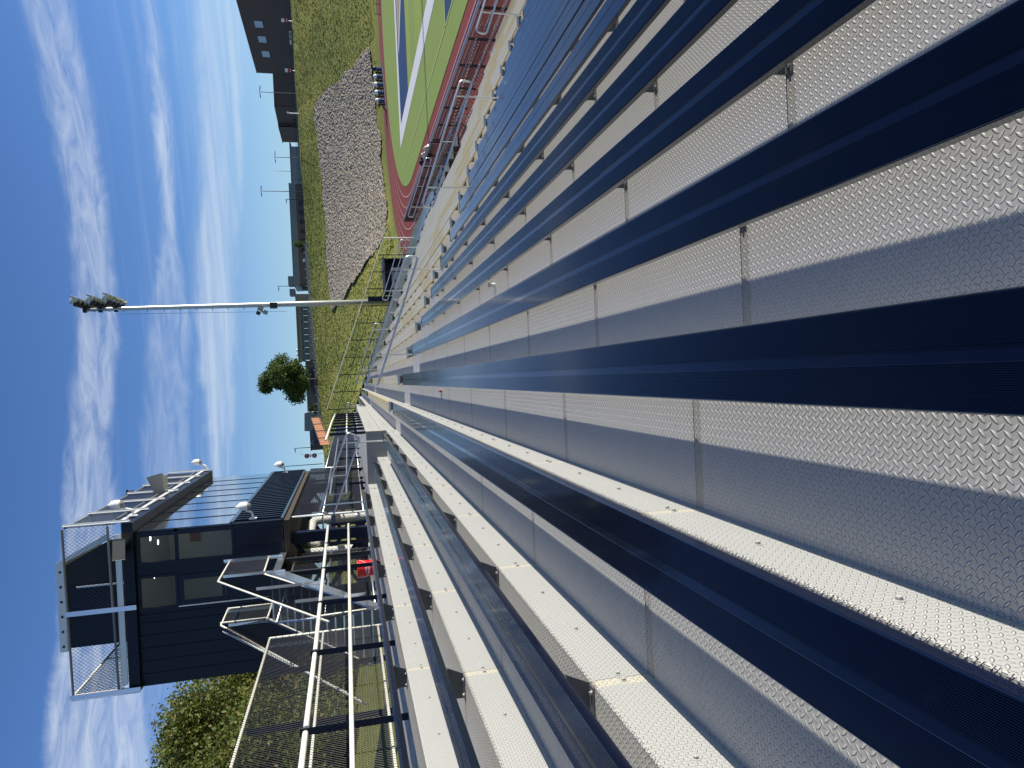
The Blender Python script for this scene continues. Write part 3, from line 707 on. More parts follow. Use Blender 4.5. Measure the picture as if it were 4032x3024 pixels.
# ------------------------------------------------------------------ press box
XPb, XLb, YN, YF = -3.3, -6.97, 18.1, 27.9
ZB, ZS, ZG, ZR0, ZR1 = 1.72, 2.84, 5.02, 5.04, 5.28
pb = thing('press_box', 'navy press box with mirrored windows above the top row', 'press box', ((XPb + XLb) / 2, 23, ZB))
YB_ = YN + .12
def ribbed(b, p0, p1, z0, z1, pitch, depth, nrm):
    p0, p1 = Vector(p0), Vector(p1); Lq = (p1 - p0).length; d = (p1 - p0).normalized(); nv = Vector(nrm); n = math.ceil(Lq / pitch - 1e-6)
    for i in range(n):
        a = p0 + d * (i * pitch); q = p0 + d * min(Lq, i * pitch + pitch * .72); c = p0 + d * min(Lq, (i + 1) * pitch)
        b.face([(a.x, a.y, z0), (q.x, q.y, z0), (q.x, q.y, z1), (a.x, a.y, z1)])
        e, f = q + nv * depth, c - d * min(.006, (c - q).length * .5) + nv * depth
        b.face([(q.x, q.y, z0), (e.x, e.y, z0), (e.x, e.y, z1), (q.x, q.y, z1)])
        b.face([(e.x, e.y, z0), (f.x, f.y, z0), (f.x, f.y, z1), (e.x, e.y, z1)])
        b.face([(f.x, f.y, z0), (c.x, c.y, z0), (c.x, c.y, z1), (f.x, f.y, z1)])
# front wall (faces the camera): pieces around the openings
b = mb(NAVYWALL)
ribbed(b, (XLb, YN, 0), (-5.28, YN, 0), ZB, ZR0, .30, .02, (0, -1, 0))
b.box((-5.28, YN, 4.10), (XPb - .02, YN + .03, 4.18)); b.box((-5.28, YN, 4.98), (XPb - .02, YN + .03, ZR0))
b.box((-5.28, YN - .004, ZB), (-5.16, YN + .025, 4.978)); b.box((-4.42, YN - .006, ZB), (-4.081, YN + .024, ZS + .055)); b.box((-4.43, YN, ZS + .06), (-4.402, YN + .03, 4.10)); b.box((-5.16, YN, ZB), (-4.42, YN + .03, 1.9)); b.box((-4.40, YN - .003, ZS + .05), (-4.08, YN + .027, 4.979)); b.box((-3.43, YN, ZS), (XPb - .02, YN + .03, 4.98))
b.box((-4.40, YN, 4.18), (-4.40, YN + .03, 4.98))
ribbed(b, (-4.08, YN, 0), (XPb, YN, 0), ZB, 2.88, .2, .012, (0, -1, 0))
b.box((XLb, YN + .04, ZB), (XLb + .03, YF, ZR0)); b.box((XLb, YF - .03, ZB), (XPb - .02, YF, ZR0))
b.build('front_wall', None, pb)
b = mb(NAVYWALL); ribbed(b, (XPb, YN, 0), (XPb, YF, 0), ZB + .03, ZS, .30, .045, (1, 0, 0)); b.build('side_siding', None, pb)
b = mb(simple('steel_blue_trim', (.03, .05, .085), .3)); b.box((XPb - .02, YN, ZS), (XPb + .045, YF, ZS + .09)); b.box((XPb - .02, YN, ZB - .03), (XPb + .04, YF, ZB + .028)); b.build('trim_strip', None, pb)
b = mb(BOARD); b.box((XLb + .01, YN + .01, ZB - .16), (XPb - .03, YF, ZB - .03)); b.build('floor_frame', None, pb)
b = mb(INT1); b.box((XLb + .04, YN + .05, ZB), (XPb - .09, YF - .04, ZB + .03)); b.box((-6.0, 20.6, ZB + .03), (XPb - .3, 20.65, 4.9)); b.use(INT2); b.box((XLb + .04, YN + .05, 4.99), (XPb - .09, YF - .04, 5.01))
b.use(INT1); b.box((XLb + .04, YN + .05, ZB + .03), (XLb + .06, YF - .04, 4.98)); b.build('interior', None, pb)
b = mb(LAMPON)
for x, y in ((-3.7, 19.2), (-3.95, 19.9), (-4.7, 19.4)): b.lathe([(.06, 0), (0, 0.001)], Matrix.Translation((x, y, 4.985)), 12)
b.build('ceiling_light', None, pb)
b = mb(WOOD); b.box((-4.15, 20.55, 4.1), (-3.5, 20.59, 4.35)); b.build('wall_board', None, pb)
# mirrored glazing on the field side
ym = [YN + .06 + i * (YF - YN - .12) / 8 for i in range(9)]
for i in range(8):
    b = mb(MIRROR); b.box((XPb - .03, ym[i], ZS + .09), (XPb - .01, ym[i + 1], ZG)); w_ = b.build('window', None, pb)
    b = mb(NAVY); b.box((XPb - .009, ym[i] - .014, ZS + .092), (XPb + .002, ym[i] + .014, ZG)); b.build('mullion', None, w_)
def opening(x0, x1, z0, z1, glass=GLASS, name='window'):
    b = mb(glass); b.box((x0, YN + .02, z0), (x1, YN + .026, z1)); w_ = b.build(name, None, pb)
    b = mb(NAVY); f = .06
    for q in ((x0 - f, x0, z0 - f, z1 + f), (x1, x1 + f, z0 - f, z1 + f)): b.box((q[0], YN - .03, q[2]), (q[1], YN + .035, q[3]))
    for q in ((x0, x1, z1, z1 + f), (x0, x1, z0 - f, z0)): b.box((q[0], YN - .028, q[2]), (q[1], YN + .033, q[3]))
    b.build('frame', None, w_); return w_
opening(-4.05, -3.44, 2.90, 4.93); opening(-5.13, -4.42, 4.20, 4.95)
d = mb(NAVY); d.box((-5.14, YN - .02, 1.9), (-4.42, YN + .01, 3.08)); d.box((-5.14, YN - .02, 4.02), (-4.42, YN + .01, 4.13)); d.box((-5.14, YN - .02, 3.08), (-5.03, YN + .01, 4.02)); d.box((-4.54, YN - .02, 3.08), (-4.42, YN + .01, 4.02)); d.box((-5.03, YN - .02, 3.10), (-4.54, YN + .01, 3.16))
dr = d.build('door', None, pb); b = mb(GLASS); b.box((-5.03, YN - .005, 3.16), (-4.54, YN, 4.02)); b.build('pane', None, dr)
b = mb(ALUMW); b.box((-5.175, YN - .035, 1.9), (-5.155, YN - .01, 4.15)); b.build('door_edge', None, dr)
b = mb(GALV); b.box((-4.5, YN - .07, 2.85), (-4.47, YN - .02, 2.99)); b.build('handle', None, dr)
# roof with fascia and rooftop guard
b = mb(NAVYWALL); b.box((XLb - .05, YN - .12, ZR0), (-3.06, YF + .1, ZR1 - .03)); b.use(BLACK); b.box((XLb - .06, YN - .13, ZR1 - .03), (-3.05, YF + .11, ZR1)); b.build('roof', None, pb)
b = mb(ALUMW); b.box((-6.83, YN - .14, ZR1 + .02), (-3.3, YN - .11, ZR1 + .15)); b.box((-3.06, YN, ZR1 + .01), (-3.03, YF, ZR1 + .11)); b.build('roof_curb', None, pb)
for x in (-7.0, -5.08):
    rg = mb(ALUM); rg.box((x, YN - .21, ZR0 - .02), (x + .11, YN - .20, 6.5)); rg.box((x, YN - .20, ZR0 - .02), (x + .012, YN - .14, 6.5)); rg.build('front_post', None, pb)
rg = mb(ALUM); rg.box((-7.03, YN - .19, 5.04), (-7.015, YN - .1, 6.45)); rg.build('front_post', None, pb)
for i in range(7):
    y = YN - .1 + 1.63 * i; b = mb(ALUMW); b.box((-3.04, y, 5.12), (-3.028, y + .15, 6.53)); b.box((-3.028, y + .05, 5.12), (-2.985, y + .062, 6.53)); b.build('guard_post', None, pb)
b = mb(GREYP); b.tube([(-7.0, YN - .16, 6.44), (-3.08, YN - .16, 6.5)], .028, 8); b.tube([(-7.0, YN - .16, 5.49), (-3.08, YN - .16, 5.56)], .028, 8)
b.tube([(-3.08, YN, 6.5), (-3.08, YF, 6.5)], .024, 8); b.tube([(-3.08, YN, 5.62), (-3.08, YF, 5.62)], .024, 8); b.build('guard_pipe', None, pb)
b = mb(GREYW); b.link(.85, 0, (-6.98, YN - .16, 5.42), (1, 0, 0), (0, 0, 1), 3.9, 1.05, .085, .0036)
b.link(.85, 0, (-3.09, YN, 5.45), (0, 1, 0), (0, 0, 1), YF - YN, 1.03, .11, .0055); b.link(.85, 0, (-6.97, YN, 5.45), (0, 1, 0), (0, 0, 1), YF - YN, 1.03, .13, .007)
b.build('guard_mesh', None, pb)
b = mb(PIPEW); b.tube([(-6.97, YN, 6.48), (-6.97, YF, 6.48)], .024, 8)
for i in range(5): b.tube([(-6.97, YN + 2.2 * i, 5.3), (-6.97, YN + 2.2 * i, 6.48)], .02, 6)
b.build('rear_guard_pipe', None, pb)
# rooftop camera shelter with pale metal cap
rs_ = thing('rooftop_shelter', 'dark rooftop shelter with pale perforated edge on the press box', 'shelter', (-5.3, 20.5, ZR1))
b = mb(TARP); b.prism([(-6.48, ZR1), (-3.95, ZR1), (-3.8, 6.15), (-4.35, 7.2), (-6.48, 7.2)], 1, 20.0, 20.04); b.build('front_panel', None, rs_)
b = mb(NAVYWALL); b.prism([(-6.46, ZR1 + .02), (-4.92, ZR1 + .02), (-4.92, 7.1), (-6.46, 7.16)], 1, 19.95, 19.99); b.box((-6.48, 20.05, ZR1), (-6.45, 23, 7.18)); b.build('side_panel', None, rs_)
b = mb(ALUMW); b.box((-6.54, 19.93, 7.22), (-4.3, 19.97, 7.40))
T = (-4.32, 7.40); b.prism([(-4.36, 7.40), (-4.26, 7.40), (-3.62, 6.2), (-3.80, 6.2)], 1, 19.92, 20.0); b.box((-6.54, 19.97, 7.36), (-4.3, 23.2, 7.40)); b.box((-4.94, 19.9, ZR1 + .05), (-4.9, 19.94, 6.95)); c_ = b.build('edge_cap', None, rs_)
b = mb(BLACK)
for i in range(6): b.lathe([(.035, 0), (0, .001)], Matrix.Translation((-6.4 + .38 * i, 19.925, 7.31)) @ Matrix.Rotation(R(90), 4, 'X'), 10)
b.build('bolt_hole', None, c_)
# structure below the box
for i, (x, y) in enumerate(((-3.9, 18.7), (-6.6, 18.7), (-3.9, 23.0), (-6.6, 23.0), (-3.9, 27.4), (-6.6, 27.4))):
    b = mb(NAVY); b.box((x - .13, y - .13, -4.5), (x + .13, y + .13, ZB - .16)); b.build('column', None, pb)
b = mb(NAVY)
for y in (18.7, 23.0, 27.4):
    b.box((-6.6, y - .06, -.35), (-3.9, y + .06, -.05)); b.tube([(-6.6, y, -.2), (-4.0, y, 1.5)], .06, 6); b.tube([(-3.95, y, -.2), (-6.6, y, 1.5)], .06, 6)
b.box((-4.0, 18.7, .5), (-3.8, 27.4, .62)); b.box((-6.7, 18.7, .5), (-6.5, 27.4, .62)); b.build('bracing', None, pb)
dp = thing('drain_pipe', 'fat white elbowed pipe under the press box', 'pipe', (-4.5, 21, -.3))
b = mb(CONDUIT); b.tube(fillet([(-4.3, 22.9, -3.0), (-4.3, 22.9, 1.25), (-4.6, 20.9, 1.28), (-4.6, 20.9, 1.0)], .35, 6), .13, 14); b.tube([(-4.75, 20.5, -3), (-4.75, 20.5, 1.5)], .12, 14); b.build('pipe', None, dp, smooth=True)
b = mb(GALV)
for z in (-.1, .6): b.lathe([(.142, -.03), (.142, .03)], Matrix.Translation((-4.3, 22.9, z)), 14)
b.build('strap', None, dp)

# horn loudspeakers
def speaker(p, yaw, tilt, s, label):
    t = thing('horn_loudspeaker', label, 'loudspeaker', p, 'horn loudspeakers on the press box')
    T = Matrix.Translation(p) @ Matrix.Rotation(R(yaw), 4, 'Z') @ Matrix.Rotation(R(tilt), 4, 'X')
    b = mb(BEIGE); a, c = .19 * s, .33 * s
    V = [(-c, -a * 1.5, -a), (c, -a * 1.5, -a), (c, -a * 1.5, a), (-c, -a * 1.5, a), (-.1 * s, a * 1.2, -.1 * s), (.1 * s, a * 1.2, -.1 * s), (.1 * s, a * 1.2, .1 * s), (-.1 * s, a * 1.2, .1 * s)]
    b.mesh([tuple(T @ Vector(v)) for v in V], [(0, 4, 5, 1), (1, 5, 6, 2), (2, 6, 7, 3), (3, 7, 4, 0), (4, 7, 6, 5)]); b.build('horn', None, t)
    b = mb(GRILLE); b.box((-c * .96, -a * 1.46, -a * .95), (c * .96, -a * 1.42, a * .95), T); b.build('grille', None, t)
    b = mb(WHITE); b.lathe([(0, -.0), (.09 * s, 0), (.1 * s, .14 * s), (.06 * s, .2 * s), (0, .21 * s)], T @ Matrix.Translation((0, a * 1.2, 0)) @ Matrix.Rotation(R(-90), 4, 'X'), 14); b.build('driver', None, t, smooth=True)
    return t
sp1 = speaker((-3.62, YN - .28, 5.27), 10, 6, .72, 'grey horn loudspeaker on the near corner of the press box roof')
b = mb(BLACK); b.tube([(-3.5, YN - .2, 5.4), (-3.42, YN - .13, 5.28)], .018, 6); b.tube(fillet([(-3.5, YN - .15, 5.45), (-3.4, YN - .12, 5.58), (-3.33, YN - .12, 5.4)], .05), .008, 5); b.build('bracket', None, sp1)
sp2 = speaker((-2.93, 22.9, 5.62), 110, -14, 1.15, 'beige horn loudspeaker on a stalk half way along the press box')
b = mb(WHITE); b.tube([(-3.03, 22.7, 5.2), (-2.98, 22.8, 5.5)], .03, 8); b.build('bracket', None, sp2)

def ptz(p, base, label):
    t = thing('dome_camera', label, 'camera', p, 'white dome cameras on the press box')
    p, base = Vector(p), Vector(base)
    b = mb(WHITE); e = Vector((p.x, p.y, p.z + .2)); b.tube(fillet([base, base + Vector((.16, 0, .02)), Vector((base.x + (p.x - base.x) * .8, p.y, p.z + .05)), e, p + Vector((0, 0, .14))], .05), .028, 8); b.box(tuple(base + Vector((-.01, -.07, -.09))), tuple(base + Vector((.02, .07, .09)))); b.build('arm', None, t, smooth=False)
    b = mb(WHITE); b.lathe([(0, .16), (.05, .15), (.095, .10), (.11, .02), (.11, -.06), (.095, -.09)], Matrix.Translation(p), 16); b.build('housing', None, t, smooth=True)
    b = mb(GREYP); b.lathe([(.085, -.09), (.075, -.13), (.045, -.165), (0, -.175)], Matrix.Translation(p), 16); b.build('dome', None, t, smooth=True)
ptz((-2.72, 18.75, 5.58), (-3.03, 18.75, 5.22), 'white dome camera on the roof edge nearest the corner')
ptz((-2.72, 28.0, 5.56), (-3.03, 28.0, 5.22), 'white dome camera at the far end of the roof edge')
ptz((-2.95, 18.35, 2.62), (XPb + .03, 18.35, 2.42), 'white dome camera on the near lower siding')
ptz((-2.95, 27.4, 2.60), (XPb + .03, 27.4, 2.40), 'white dome camera on the far lower siding')
t = thing('small_camera', 'small black camera clamped on top of the roof guard', 'camera', (-3.08, 23.6, 6.55))
b = mb(BLACK); b.box((-3.12, 23.5, 6.56), (-3.04, 23.75, 6.68)); b.tube([(-3.08, 23.6, 6.5), (-3.08, 23.6, 6.58)], .02, 6); b.box((-3.16, 23.58, 6.68), (-3.0, 23.62, 6.74)); b.build('body', None, t)
b = mb(DARKMETAL); b.lathe([(.03, 0), (.03, .07), (0, .07)], Matrix.Translation((-3.08, 23.5, 6.62)) @ Matrix.Rotation(R(90), 4, 'X'), 10); b.build('lens', None, t)

# red bucket with printed words
bk = thing('plastic_bucket', 'red printed plastic bucket standing on the walkway behind the top bench', 'bucket', (-3.38, 12.95, -.395))
cx, cy, cz = -3.38, 12.95, -.395
b = mb(RED); b.lathe([(0, .004), (.128, .004), (.131, 0), (.150, .31), (.158, .312), (.158, .335), (.150, .337), (.158, .345), (.158, .372), (.149, .374), (.145, .33), (.125, .012), (0, .012)], Matrix.Translation((cx, cy, cz)), 28); b.build('pail', None, bk, smooth=False)
b = mb(WHITE)
pts = [(cx + .158 * math.cos(a), cy + .158 * math.sin(a) - .0, cz + .33 - .16 * math.sin((a - R(180)) if a > R(180) else 0)) for a in [R(180 + 9 * k) for k in range(21)]]
b.tube(pts, .004, 5); b.build('handle', None, bk)
def text_mesh(s, size, mat, T, parent, name='lettering', ext=.001, align='CENTER', bend=None):
    c = bpy.data.curves.new('t', 'FONT'); c.body = s; c.size = size; c.extrude = ext; c.align_x = align; c.align_y = 'CENTER'
    if bend: c.resolution_u = 4
    o = bpy.data.objects.new('t', c); COL.objects.link(o); dg = bpy.context.evaluated_depsgraph_get(); dg.update()
    me = bpy.data.meshes.new_from_object(o.evaluated_get(dg)); bpy.data.objects.remove(o); bpy.data.curves.remove(c)
    for v in me.vertices:
        q = v.co.copy()
        if bend: a = q.x / bend; q = Vector((math.sin(a) * (bend + q.z), q.y, math.cos(a) * (bend + q.z) - bend))
        v.co = T @ q
    me.materials.clear(); me.materials.append(mat); me.name = name
    n = bpy.data.objects.new(name, me); COL.objects.link(n)
    if parent is not None:
        n.parent = parent; n.location = tuple(-k for k in parent.get('wl', (0, 0, 0)))
    return n
for s_, zz in (('HARBOR', .215), ('FREIGHT', .165)):
    T = Matrix.Translation((cx, cy, cz + zz)) @ Matrix.Rotation(R(14), 4, 'Z') @ Matrix.Translation((0, -.147, 0)) @ Matrix.Rotation(R(90), 4, 'X')
    text_mesh(s_, .048, WHITE, T, bk, bend=.147)

# ------------------------------------------------------------------ front guard and exit cut-out
def fguard(x, ya, yb, zt, za, label, pitch=.16):
    t = thing('front_guard_fence', label, 'fence', (x, (ya + yb) / 2, za), 'black mesh guards along the front of the stand')
    b = mb(BLACKW); b.link(.8, 0, (x, ya, za), (0, 1, 0), (0, 0, 1), yb - ya, zt - za, .13, .011); b.build('mesh_fabric', None, t)
    for z, nm in ((zt, 'top_rail'), (zt - .07, 'second_rail'), (za, 'bottom_rail')):
        q = mb(ALUM if z == zt else GALV); q.tube([(x, ya, z), (x, yb, z)], .032, 8); q.build(nm, None, t)
    y = ya
    while y < yb + .1:
        q = mb(BLACK); q.box((x + .04, y - .04, za - .3), (x + .12, y + .04, zt - .05)); q.build('post', None, t); y += 2.46
fguard(13.72, 16.0, 40.6, -5.32, -6.35, 'black mesh front guard with bright top rail beside the exit ramp')
fguard(13.72, 41.0, 61.5, -5.32, -6.35, 'black mesh front guard before the farthest block')
t = thing('exit_ramp', 'metal stair with diagonal rails in the notch below the cream benches', 'ramp', (11, 32, -7))
b = mb(GALV)
for y in (27.2, 29.4, 31.6):
    b.tube([(10.2, y, -5.6), (13.2, y, -7.0)], .03, 6); b.tube([(10.2, y, -4.7), (13.2, y, -6.1)], .03, 6)
    for k in range(3): b.tube([(10.2 + k * 1.3, y, -5.6 - .61 * k), (10.2 + k * 1.3, y, -4.7 - .61 * k)], .022, 6)
b.tube([(12.9, 26.5, -5.4), (12.9, 37.5, -5.4)], .03, 6); b.tube([(9.7, 27, -4.4), (9.7, 36.5, -4.4)], .03, 6)
b.build('handrail', None, t)
b = mb(BLACKW); b.link(.8, 0, (9.75, 26.6, -5.4), (0, 1, 0), (0, 0, 1), 10, 1.0, .14, .008); b.build('mesh_fabric', None, t); b = mb(BLACKW); b.link(.8, 0, (9.3, 26.5, -5.2), (1, -.0, -.33), (0, 0, 1), 4.5, 1.0, .14, .008); b.build('mesh_fabric', None, t)
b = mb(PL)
for i in range(8): b.box((9.8 + .3 * i, 27.2, -5.7 - .17 * i), (10.1 + .3 * i, 29.4, -5.66 - .17 * i))
b.build('step', None, t)
# cloth on the guard
t = thing('draped_cloth', 'crumpled white and black cloth hanging on the front guard', 'cloth', (13.72, 43, -5.3))
for mm, ya, yb, nm in ((CLOTH, 41.3, 43.2, 'white_half'), (BLACK, 43.2, 44.6, 'black_half')):
    b = mb(mm); V = []; F = []; nx, ny = 9, 12
    for j in range(ny):
        for i in range(nx):
            a = i / (nx - 1); y = ya + (yb - ya) * j / (ny - 1); x = 13.6 + (.35 * a - .1) + .06 * math.sin(j * 1.7 + i); z = -5.22 + .16 * math.sin(math.pi * a) * (1 + .7 * math.sin(j * .9)) - (.45 * a * a) + .06 * math.sin(i * 2.1 + j * 1.3)
            V.append((x, y, z))
    for j in range(ny - 1):
        for i in range(nx - 1): k = j * nx + i; F.append((k, k + 1, k + nx + 1, k + nx))
    b.mesh(V, F); b.build(nm, None, t, smooth=True)
# end guard of the stand
eg = thing('end_guard_rail', 'tall black posts with a tan rail closing the far end of the stand', 'guard rail', (5, 62.5, -3))
for k in range(11):
    x = -2.3 + 1.48 * k; zt = 1.82 - .372 * (x + 2.32); b = mb(BLACK); b.box((x - .035, 62.46, zt - 2.4), (x + .035, 62.53, zt)); b.build('post', None, eg)
b = mb(PIPEW); b.tube([(-2.35, 62.5, 1.84), (12.55, 62.5, -3.70)], .035, 6); b.build('top_rail', None, eg)
b = mb(DARKMETAL); b.tube([(-2.35, 62.5, .9), (12.55, 62.5, -4.64)], .02, 6); b.tube([(-2.35, 62.5, 0), (12.55, 62.5, -5.54)], .02, 6); b.build('lower_rail', None, eg)
b = mb(ALUMW); b.tube([(12.5, 62.4, -6.4), (12.5, 62.4, -3.66)], .06, 8); b.build('corner_post', None, eg)
b = mb(NAVYWALL)
for dk_, y in ((near, None),): pass
b.prism([(xf(NB_) , -7.4), (xf(NB_), zf(NB_)), (xf(NT_), zf(NT_)), (-4.3, zf(NT_)), (-4.3, -7.4)], 1, 61.95, 61.98); b.build('end_skirt', None, eg)

# ------------------------------------------------------------------ terrain
def Yft(X):
    if X > 54: return min(125, 115 + (X - 54) * .25)
    if X >= 15: return 72.5 + math.sqrt(max(0, 42.5 ** 2 - (X - 54) ** 2))
    return float(np.interp(X, [-40, -2, 15], [66, 66, 89]))
def zcr(X): return float(np.interp(X, [-15, 5, 20, 40, 65, 90], [5.3, 5.9, 6.5, 6.9, 7.3, 7.6]))
def ter(X, Y):
    gl = float(np.interp(X, [-60, -22, -12, -4.5, 2], [3, 1.2, -1, -3.5, -7.45]))
    if X > 2: gl = -7.45
    y0 = Yft(X); s = (Y - y0) / (150 - y0)
    if s < 0: return gl
    if s > 1: return zcr(X) * min(Y, 290) / 150
    return gl + (zcr(X) - gl) * s
xs = sorted(set([-2500, -900, -400, -200] + list(np.arange(-120, 140, 2.0)) + [160, 220, 400, 900, 2500])); ysl = sorted(set([-2500, -600, -200, -80, -30] + list(np.arange(-10, 60, 4.0)) + list(np.arange(60, 160, 1.5)) + [165, 180, 200, 230, 290, 300, 600, 1500, 4000]))
V = []; F = []
rn = random.Random(3)
for y in ysl:
    for x in xs:
        z = ter(float(x), float(y)) 
        s = (y - Yft(float(x)))
        if 2 < s < 90 and abs(x) < 110: z += .18 * math.sin(x * .31 + y * .17) * math.sin(y * .23) + rn.uniform(-.07, .07)
        V.append((float(x), float(y), z))
nx = len(xs)
for j in range(len(ysl) - 1):
    for i in range(nx - 1): k = j * nx + i; F.append((k, k + 1, k + nx + 1, k + nx))
b = mb(GRASS); b.mesh(V, F); struct(b.build('ground', None, None, smooth=True))
# riprap slope laid on the hill, real lumps
rock = [(55.5, 117.5), (55.0, 122.0), (54.8, 127.5), (54.8, 133.2), (55.3, 139.8), (52.1, 142.0), (46.3, 141.0), (42.0, 140.0), (35.5, 138.8), (27.1, 136.5), (22.5, 136.2), (16.3, 132.8), (13.1, 130.5), (13.3, 124.2), (14.3, 118.8), (16.6, 112.8), (19.2, 105.8), (21.4, 102.2), (25.3, 104.5), (29.9, 108.5), (34.5, 111.0), (41.3, 114.2), (45.9, 116.0), (51.2, 116.8)]
def inside(x, y, P):
    c = False; j = len(P) - 1
    for i in range(len(P)):
        if (P[i][1] > y) != (P[j][1] > y) and x < (P[j][0] - P[i][0]) * (y - P[i][1]) / (P[j][1] - P[i][1]) + P[i][0]: c = not c
        j = i
    return c
V = []; F = []; idx = {}; st_ = .36
gx = np.arange(12, 58, st_); gy = np.arange(100, 144, st_)
for j, y in enumerate(gy):
    for i, x in enumerate(gx):
        if inside(x + .3 * math.sin(y * .9 + x * .4) + rn.uniform(-.2, .2), y + .3 * math.sin(x * .7) + rn.uniform(-.2, .2), rock):
            idx[(i, j)] = len(V); V.append((x + rn.uniform(-.14, .14), y + rn.uniform(-.14, .14), ter(x, y) + .24 + rn.uniform(-.04, .05)))
for (i, j), k in idx.items():
    q = [(i, j), (i + 1, j), (i + 1, j + 1), (i, j + 1)]
    if all(p in idx for p in q): F.append(tuple(idx[p] for p in q))
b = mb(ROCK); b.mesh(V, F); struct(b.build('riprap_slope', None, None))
# long grass tufts scattered on the slope
b = mb(grass_mat('grass_tuft', (.15, .185, .045), (.34, .31, .085), (.24, .25, .06), 3, .3, .05)); rt_ = random.Random(11)
cnt = 0
while cnt < 45000:
    x = rt_.uniform(-14, 88); y = rt_.uniform(64, 151)
    if y < Yft(x) + 1.2 or inside(x, y, rock) or (x / y > .62): continue
    z = ter(x, y) + .03 + .18 * math.sin(x * .31 + y * .17) * math.sin(y * .23); h = rt_.uniform(.03, .10); w_ = h * rt_.uniform(1.2, 2.6); a = rt_.uniform(0, 3.14); ca, sa = math.cos(a) * w_, math.sin(a) * w_
    dx, dy = rt_.uniform(-.12, .12), rt_.uniform(-.12, .12)
    b.face([(x - ca, y - sa, z), (x + ca, y + sa, z), (x + ca * .5 + dx, y + sa * .5 + dy, z + h), (x - ca * .6 + dx, y - sa * .6 + dy, z + h * .9)])
    cnt += 1
struct(b.build('grass_tufts', None, None), 'stuff')

# ------------------------------------------------------------------ track and field
ZT = -7.40
CX, CY, RI, RO = 54.0, 71.0, 33.4, 41.6
def ring(b, r0, r1, z, n=72, y_far=-140):
    # half ring at the far end plus the straight on the near side
    for k in range(n):
        a0, a1 = math.pi * k / n, math.pi * (k + 1) / n
        P = lambda r, a: (CX - r * math.cos(a), CY + r * math.sin(a), z)
        b.face([P(r0, a0), P(r0, a1), P(r1, a1), P(r1, a0)])
    for s in (-1, 1):
        b.face([(CX + s * r0, y_far, z), (CX + s * r1, y_far, z), (CX + s * r1, CY, z), (CX + s * r0, CY, z)])
b = mb(TR); ring(b, RI, RO, ZT); struct(b.build('running_track', None, None))
for k in range(1, 7):
    b = mb(TL); r = RI + (RO - RI) * k / 7; ring(b, r - .075, r + .075, ZT + .02); struct(b.build('lane_line', None, None))
b = mb(TURF)
pts = [(CX - RI * math.cos(math.pi * k / 72), CY + RI * math.sin(math.pi * k / 72), ZT + .02) for k in range(73)]
pts = [(CX - RI, -140, ZT + .02)] + pts + [(CX + RI, -140, ZT + .02)]; b.face(pts); struct(b.build('turf_field', None, None))
XFi, XFo, YEo, YEi, YG = 29.3, 27.2, 83.3, 81.3, 71.8
zl_ = ZT + .035
b = mb(TW)
b.box((XFo, -120, zl_ - .01), (XFi, YEo, zl_)); b.box((XFi, YEi, zl_ - .01), (79, YEo, zl_)); struct(b.build('field_border', None, None))
b = mb(TB); b.box((XFi, YG, zl_ - .01), (79, YEi, zl_)); b.box((23.3, -30, zl_ - .01), (26.0, 46, zl_)); struct(b.build('navy_end_zone', None, None))
b = mb(TY); 
for y in [YG - .15] + [YG - 9.14 * k / 2 for k in range(1, 25)]: b.box((XFi, y - .06, zl_ - .008), (79, y + .06, zl_ - .002))
b.box((23.1, -30, zl_ - .01), (23.25, 46.15, zl_ + .004)); b.box((23.1, 46.02, zl_ - .01), (26.1, 46.2, zl_ + .004)); b.box((26.02, -30, zl_ - .01), (26.1, 46, zl_ + .004))
b.face([(23.05, 46.2, zl_ + .003), (23.2, 46.2, zl_ + .003), (23.9, 80, zl_ + .003), (23.75, 80, zl_ + .003)])
for y in np.arange(-20, YG, .914): b.box((46.0, y, zl_ - .008), (46.6, y + .1, zl_ - .001)); b.box((XFi + .5, y, zl_ - .008), (XFi + 1.1, y + .1, zl_ - .001))
struct(b.build('field_line', None, None))
# gold end-zone lettering, letter shapes cut by the picture edge
z = zl_ + .008
b = mb(TW); b.prism([(36.6, 80.0), (41.5, 73.6), (46.5, 72.6), (56.5, 72.6), (57.5, 80.2)], 2, z, z + .004); struct(b.build('letter_outline', None, None))
b = mb(TG); b.prism([(37.8, 79.6), (42.0, 74.2), (46.6, 73.1), (56.0, 73.1), (57.0, 79.8)], 2, z + .006, z + .012); struct(b.build('letter_fill', None, None))
b = mb(TB); b.prism([(44.6, 77.6), (46.4, 76.3), (49.6, 76.3), (48.0, 77.6)], 2, z + .014, z + .018); b.prism([(51.5, 78.6), (52.0, 75.0), (53.0, 75.0), (52.6, 78.6)], 2, z + .014, z + .018); struct(b.build('letter_counter', None, None))
# far field-side walkway fence (dark posts in front of the track curve on the right)
t = thing('trackside_fence', 'low black railing with lane stripes along the far right of the track', 'fence', (66, 112, ZT))
b = mb(BLACK)
for k in range(26): x = 54.5 + k * 1.5; b.box((x - .03, 106.2, ZT), (x + .03, 106.26, ZT + 1.0))
b.build('post', None, t); b = mb(BLACK)
for zz in (.1, .55, 1.0): b.tube([(54.5, 106.2, ZT + zz), (92, 106.2, ZT + zz)], .03, 4)
b.build('rail', None, t)
